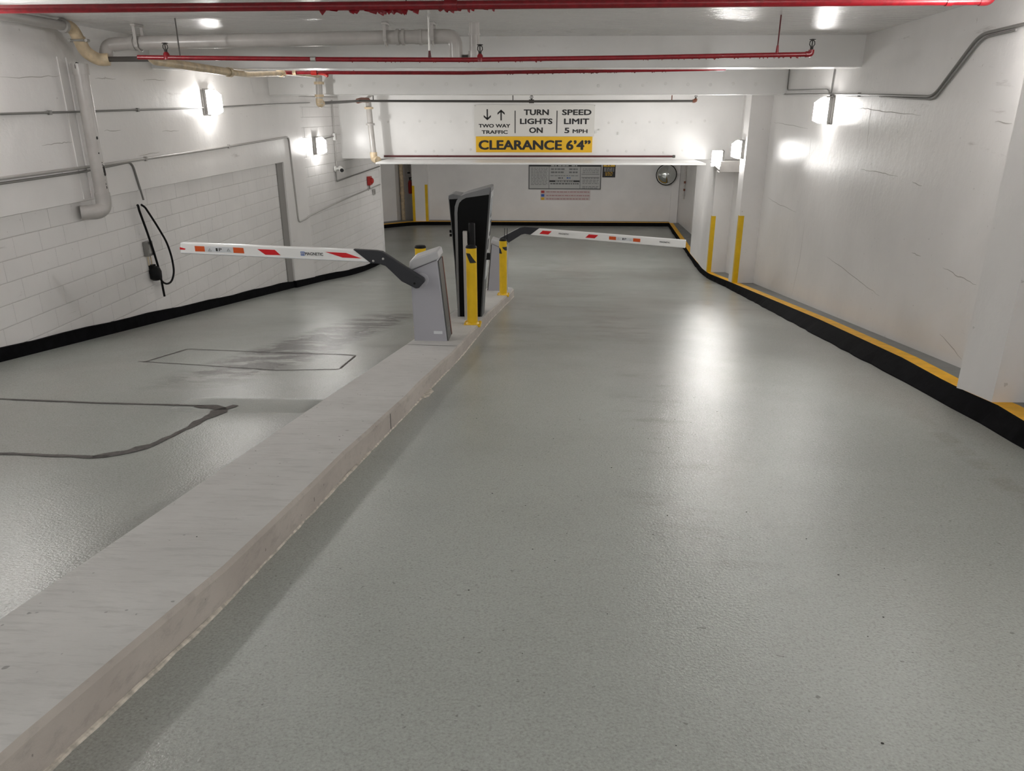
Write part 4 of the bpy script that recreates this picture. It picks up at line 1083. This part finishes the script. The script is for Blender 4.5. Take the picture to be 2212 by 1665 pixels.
ring(v3, -4.695, 20.7, 4.76, .115, .05, M['beige'], axis='z'); ring(v3, -4.683, 20.7, 4.36, .115, .05, M['whitepipe'], axis='z'); ring(v3, -4.645, 20.7, 3.63, .095, .06, M['beige'], axis='z')
MB().tube([(-4.645, 20.7, 3.62), (-4.64, 20.7, 3.48), (-4.50, 20.55, 3.46)], .095, 16, .1).build('elbow', M['beige'], v3, smooth=True)
MB().tube([(-4.70, 20.7, 4.86), (-4.70, 20.7, 4.95), (-4.70, 20.0, 4.95), (-4.70, 19.55, 4.92)], .06, 14, .08).build('upper_elbow', M['rust'], v3, smooth=True)
MB().prism_y([(-4.84, 4.98), (-4.60, 5.10), (-4.50, 5.10), (-4.72, 4.98)], 20.66, 20.74).build('bracket', M['steel'], v3)

# ---------------------------------------------------------------- conduits
def conduit(name, pts, r, m, label, fillet=.12, straps=(), cat='conduit', group='painted conduits on the walls'):
    t = thing(name, pts[0], label, cat, group)
    MB().tube(pts, r, 10, fillet).build('tube', m, t, smooth=True)
    for p in straps: MB().box(p[0] - .012, p[0] + .03 if False else p[0] + .02, p[1] - .02, p[1] + .02, p[2] - r - .012, p[2] + r + .012).build('strap', m, t)
    return t
xw = -5.785
conduit('conduit', [(xw, 3, 4.60), (xw, 9.7, 4.69), (xw, 13.1, 4.745), (xw, 16.8, 4.83), (-5.79, 20.3, 4.90)], .013, M['conduit_dk'], 'thin dark conduit along the left wall through the lamp', 0, [(xw, 9.0, 4.68), (xw, 11, 4.71)])
conduit('conduit', [(xw, 3, 4.0), (xw, 9.4, 4.035), (xw, 12.2, 4.06), (xw, 15.5, 4.115), (xw, 17.36, 4.15), (xw, 17.48, 2.25), (xw, 18.05, 2.255), (xw + .02, 18.4, 2.30), (wl(21.1) + .02, 21.1, 2.39), (wl(24.58) + .02, 24.58, 2.47)], .019, M['conduit'], 'long conduit on the left wall that drops beside the pilaster', .14, [(xw, 11, 4.05), (xw, 14, 4.09), (wl(23.3) + .02, 23.3, 2.44)])
conduit('conduit', [(xw, 3, 3.95), (xw, 9.4, 3.985), (xw, 10.62, 4.035), (xw, 10.76, 3.5)], .014, M['conduit_dk'], 'thin conduit that feeds the hanging black cable', .12)
conduit('conduit', [(wl(20.6) + .03, 20.62, 4.96), (wl(20.6) + .03, 20.62, 3.30)], .022, M['conduit'], 'vertical conduit on the far left wall down to the camera', 0)
conduit('conduit', [(wl(19.4) + .03, 19.4, 4.0), (wl(20.5) + .03, 20.55, 4.06)], .014, M['conduit_dk'], 'short conduit from the far left lamp to a junction box', 0)
conduit('conduit', [(wl(20.5) + .03, 20.5, 3.2), (wl(20.6) + .03, 20.5, 2.915), (wl(22) + .03, 22.0, 2.96), (wl(24.58) + .03, 24.58, 3.03)], .018, M['conduit_dk'], 'conduit running from below the camera to the wall end', .06)
t = thing('junction_box', (wl(20.6) + .05, 20.62, 4.05), 'small white junction box on the vertical conduit at far left', 'junction box')
x = wl(20.6)
MB().box(x, x + .07, 20.54, 20.70, 3.96, 4.14).build('body', M['white'], t, bevel=.006); MB().box(x + .07, x + .076, 20.55, 20.69, 3.975, 4.125).build('cover', M['whitepipe'], t)
t = thing('security_camera', (x + .1, 20.6, 3.23), 'white security camera with black lens on the far left wall', 'camera')
MB().lathe([(.075, 0), (.075, .03), (.05, .05)], x, 20.5, 3.24, 18, 'x').build('mount', M['white'], t, smooth=True)
MB().cyl((x + .04, 20.5, 3.24), (x + .13, 20.6, 3.24), .03, 12).build('neck', M['white'], t, smooth=True)
MB().cyl((x + .10, 20.68, 3.25), (x + .20, 20.46, 3.21), .06, 18).build('body', M['white'], t, smooth=True)
MB().cyl((x + .197, 20.466, 3.211), (x + .207, 20.445, 3.207), .05, 18).build('lens_face', M['ink'], t, smooth=True)
t = thing('fire_alarm', (wl(23.4), 23.4, 2.68), 'red fire alarm bell on a post at the end of the left wall', 'fire alarm')
x = wl(23.4)
MB().box(x, x + .10, 23.25, 23.5, 2.56, 2.82).build('body', M['alarm'], t, bevel=.01)
MB().lathe([(.09, .10), (.09, .14), (.05, .17)], x, 23.37, 2.69, 18, 'x').build('horn', M['alarm'], t, smooth=True)
MB().cyl((x + .04, 23.36, 2.44), (x + .04, 23.36, 2.57), .022, 10).build('stem', M['conduit_dk'], t)
t = thing('pull_station', (wl(23.8), 23.8, 2.3), 'small grey wall box below the red fire alarm', 'junction box')
x = wl(23.85); MB().box(x, x + .05, 23.74, 23.94, 2.22, 2.40).build('body', M['conduit'], t, bevel=.006); MB().box(x + .05, x + .058, 23.78, 23.90, 2.25, 2.37).build('cover', M['conduit_dk'], t)

# hanging black cable with its boxes
t = thing('hanging_cable', (-5.74, 10.6, 3.43), 'black cable looped on the left wall below the thin conduit', 'cable')
xc = -5.80
MB().tube([(xc, 10.60, 3.44), (xc + .03, 10.56, 3.45), (xc + .04, 10.55, 3.38), (xc + .03, 10.68, 3.07), (xc + .03, 10.77, 2.79), (xc + .03, 10.86, 2.43), (xc + .03, 10.87, 2.22), (xc + .03, 10.88, 2.06)], .016, 10, .06).build('straight_run', M['black'], t, smooth=True)
MB().tube([(xc, 10.70, 3.44), (xc + .03, 10.74, 3.40), (xc + .05, 10.93, 3.14), (xc + .06, 11.15, 2.83), (xc + .06, 11.23, 2.58), (xc + .06, 11.23, 2.36), (xc + .05, 11.13, 2.23), (xc + .05, 10.97, 2.225), (xc + .05, 10.84, 2.29), (xc + .05, 10.76, 2.42)], .015, 10, .12).build('loop', M['black'], t, smooth=True)
t = thing('socket_box', (-5.84, 10.76, 2.8), 'small grey socket box behind the hanging black cable', 'junction box')
MB().box(-5.86, -5.79, 10.66, 10.83, 2.70, 2.91).build('body', M['conduit_dk'], t, bevel=.008); MB().box(-5.79, -5.783, 10.69, 10.80, 2.74, 2.87).build('cover', M['steel'], t)
for yy_ in (10.72, 10.80): MB().cyl((-5.84, yy_, 2.56), (-5.84, yy_, 2.71), .008, 6).build('wire', M['beige'], t)
t = thing('cable_plug', (-5.82, 10.8, 2.42), 'black plug at the lower end of the looped cable', 'plug')
MB().lathe([(.05, 2.33), (.085, 2.36), (.09, 2.46), (.07, 2.52), (.03, 2.54)], -5.80, 10.78, 0, 14).build('body', M['black'], t, smooth=True); MB().box(-5.86, -5.80, 10.73, 10.83, 2.50, 2.56).build('clip', M['black'], t)

# right wall conduits
def rw(y, z, off=-.02): return (wr(y) + off, y, z + 4.706)
conduit('conduit', [rw(17.6, .35), rw(16.34, .296), rw(13.05, .243), rw(10.68, .187), rw(8.85, .137), rw(8.0, .672), rw(7.3, .682), rw(6.2, .69)], .015, M['conduit_dk'], 'bent conduit along the right wall past the lamp up to the pilaster', .16, [rw(11.5, .205)])
conduit('conduit', [rw(10.6, .165, -.018), rw(8.80, .105, -.018), rw(7.92, .64, -.018), rw(7.3, .648, -.018)], .010, M['conduit_dk'], 'thinner bent conduit just below the main one on the right wall', .14)
conduit('conduit', [rw(16.30, .85), rw(16.27, .375), rw(13.2, .315), rw(13.04, .25)], .013, M['conduit_dk'], 'thin conduit dropping from the middle beam on the right wall', .1)
conduit('conduit', [rw(12.92, .90), rw(12.98, .243), rw(12.95, .10)], .013, M['conduit_dk'], 'vertical conduit down to the lamp on the right wall', 0)
conduit('conduit', [(5.60, 31.9, 3.2), (5.60, 31.9, 1.27)], .03, M['whitepipe'], 'white vertical pipe in the far right corner beside the mirror', 0)
for i, (z, m_) in enumerate(((1.9, M['rust']), (1.6, M['rust']), (1.4, M['steel']))):
    o = MB().lathe([(.04, 0), (.04, .09)], 5.60, 31.9, z, 12).build('coupling', m_, bpy.data.objects[[o.name for o in bpy.data.objects if o.get('label') == 'white vertical pipe in the far right corner beside the mirror'][0]])
t = thing('cable_trough', (4.9, 20.6, 3.35), 'grey box trough under the sign beam at the right pilaster', 'trough')
MB().box(4.46, 5.08, 20.4, 20.95, 3.20, 3.47).build('body', M['whitepipe'], t, bevel=.008); MB().box(4.445, 4.46, 20.38, 20.97, 3.19, 3.48).build('flange', M['conduit'], t)
MB().tube([(4.22, 20.45, 3.46), (4.40, 20.42, 3.28), (4.47, 20.42, 3.22)], .02, 8).build('feed_tube', M['conduit_dk'], t, smooth=True)

# pipes and hose cabinet in the far recess
t = thing('riser_pipe', (-6.35, 33.6, 0), 'pale riser pipe in the dark recess at far left', 'pipe', 'far recess pipes')
MB().tube([(-6.42, 33.9, .0), (-6.42, 33.9, 1.4), (-6.46, 33.9, 3.4)], .085, 14).build('pipe', M['beige'], t, smooth=True); ring(t, -6.42, 33.9, 1.25, .11, .1, M['beige'], axis='z')
t = thing('riser_pipe', (-6.1, 33.9, 1.9), 'thin white pipe beside the red extinguisher at far left', 'pipe', 'far recess pipes')
MB().tube([(-6.15, 34.0, 3.4), (-6.12, 34.0, 2.1)], .045, 12).build('pipe', M['whitepipe'], t, smooth=True); ring(t, -6.12, 34.0, 2.12, .06, .06, M['ink'], axis='z')
t = thing('fire_extinguisher', (-6.08, 34.0, 1.2), 'red extinguisher hanging in the dark recess at far left', 'fire extinguisher')
MB().lathe([(.07, 1.22), (.085, 1.26), (.085, 1.68), (.06, 1.76), (.025, 1.80)], -6.1, 34.1, 0, 18).build('cylinder', M['alarm'], t, smooth=True)
MB().lathe([(.028, 1.80), (.03, 1.88)], -6.1, 34.1, 0, 10).build('valve', M['ink'], t); MB().box(-6.14, -6.02, 34.08, 34.12, 1.88, 1.92).build('lever', M['ink'], t)
MB().tube([(-6.05, 34.08, 1.84), (-5.99, 34.05, 1.7), (-6.0, 34.02, 1.35)], .012, 8, .05).build('hose', M['black'], t, smooth=True)
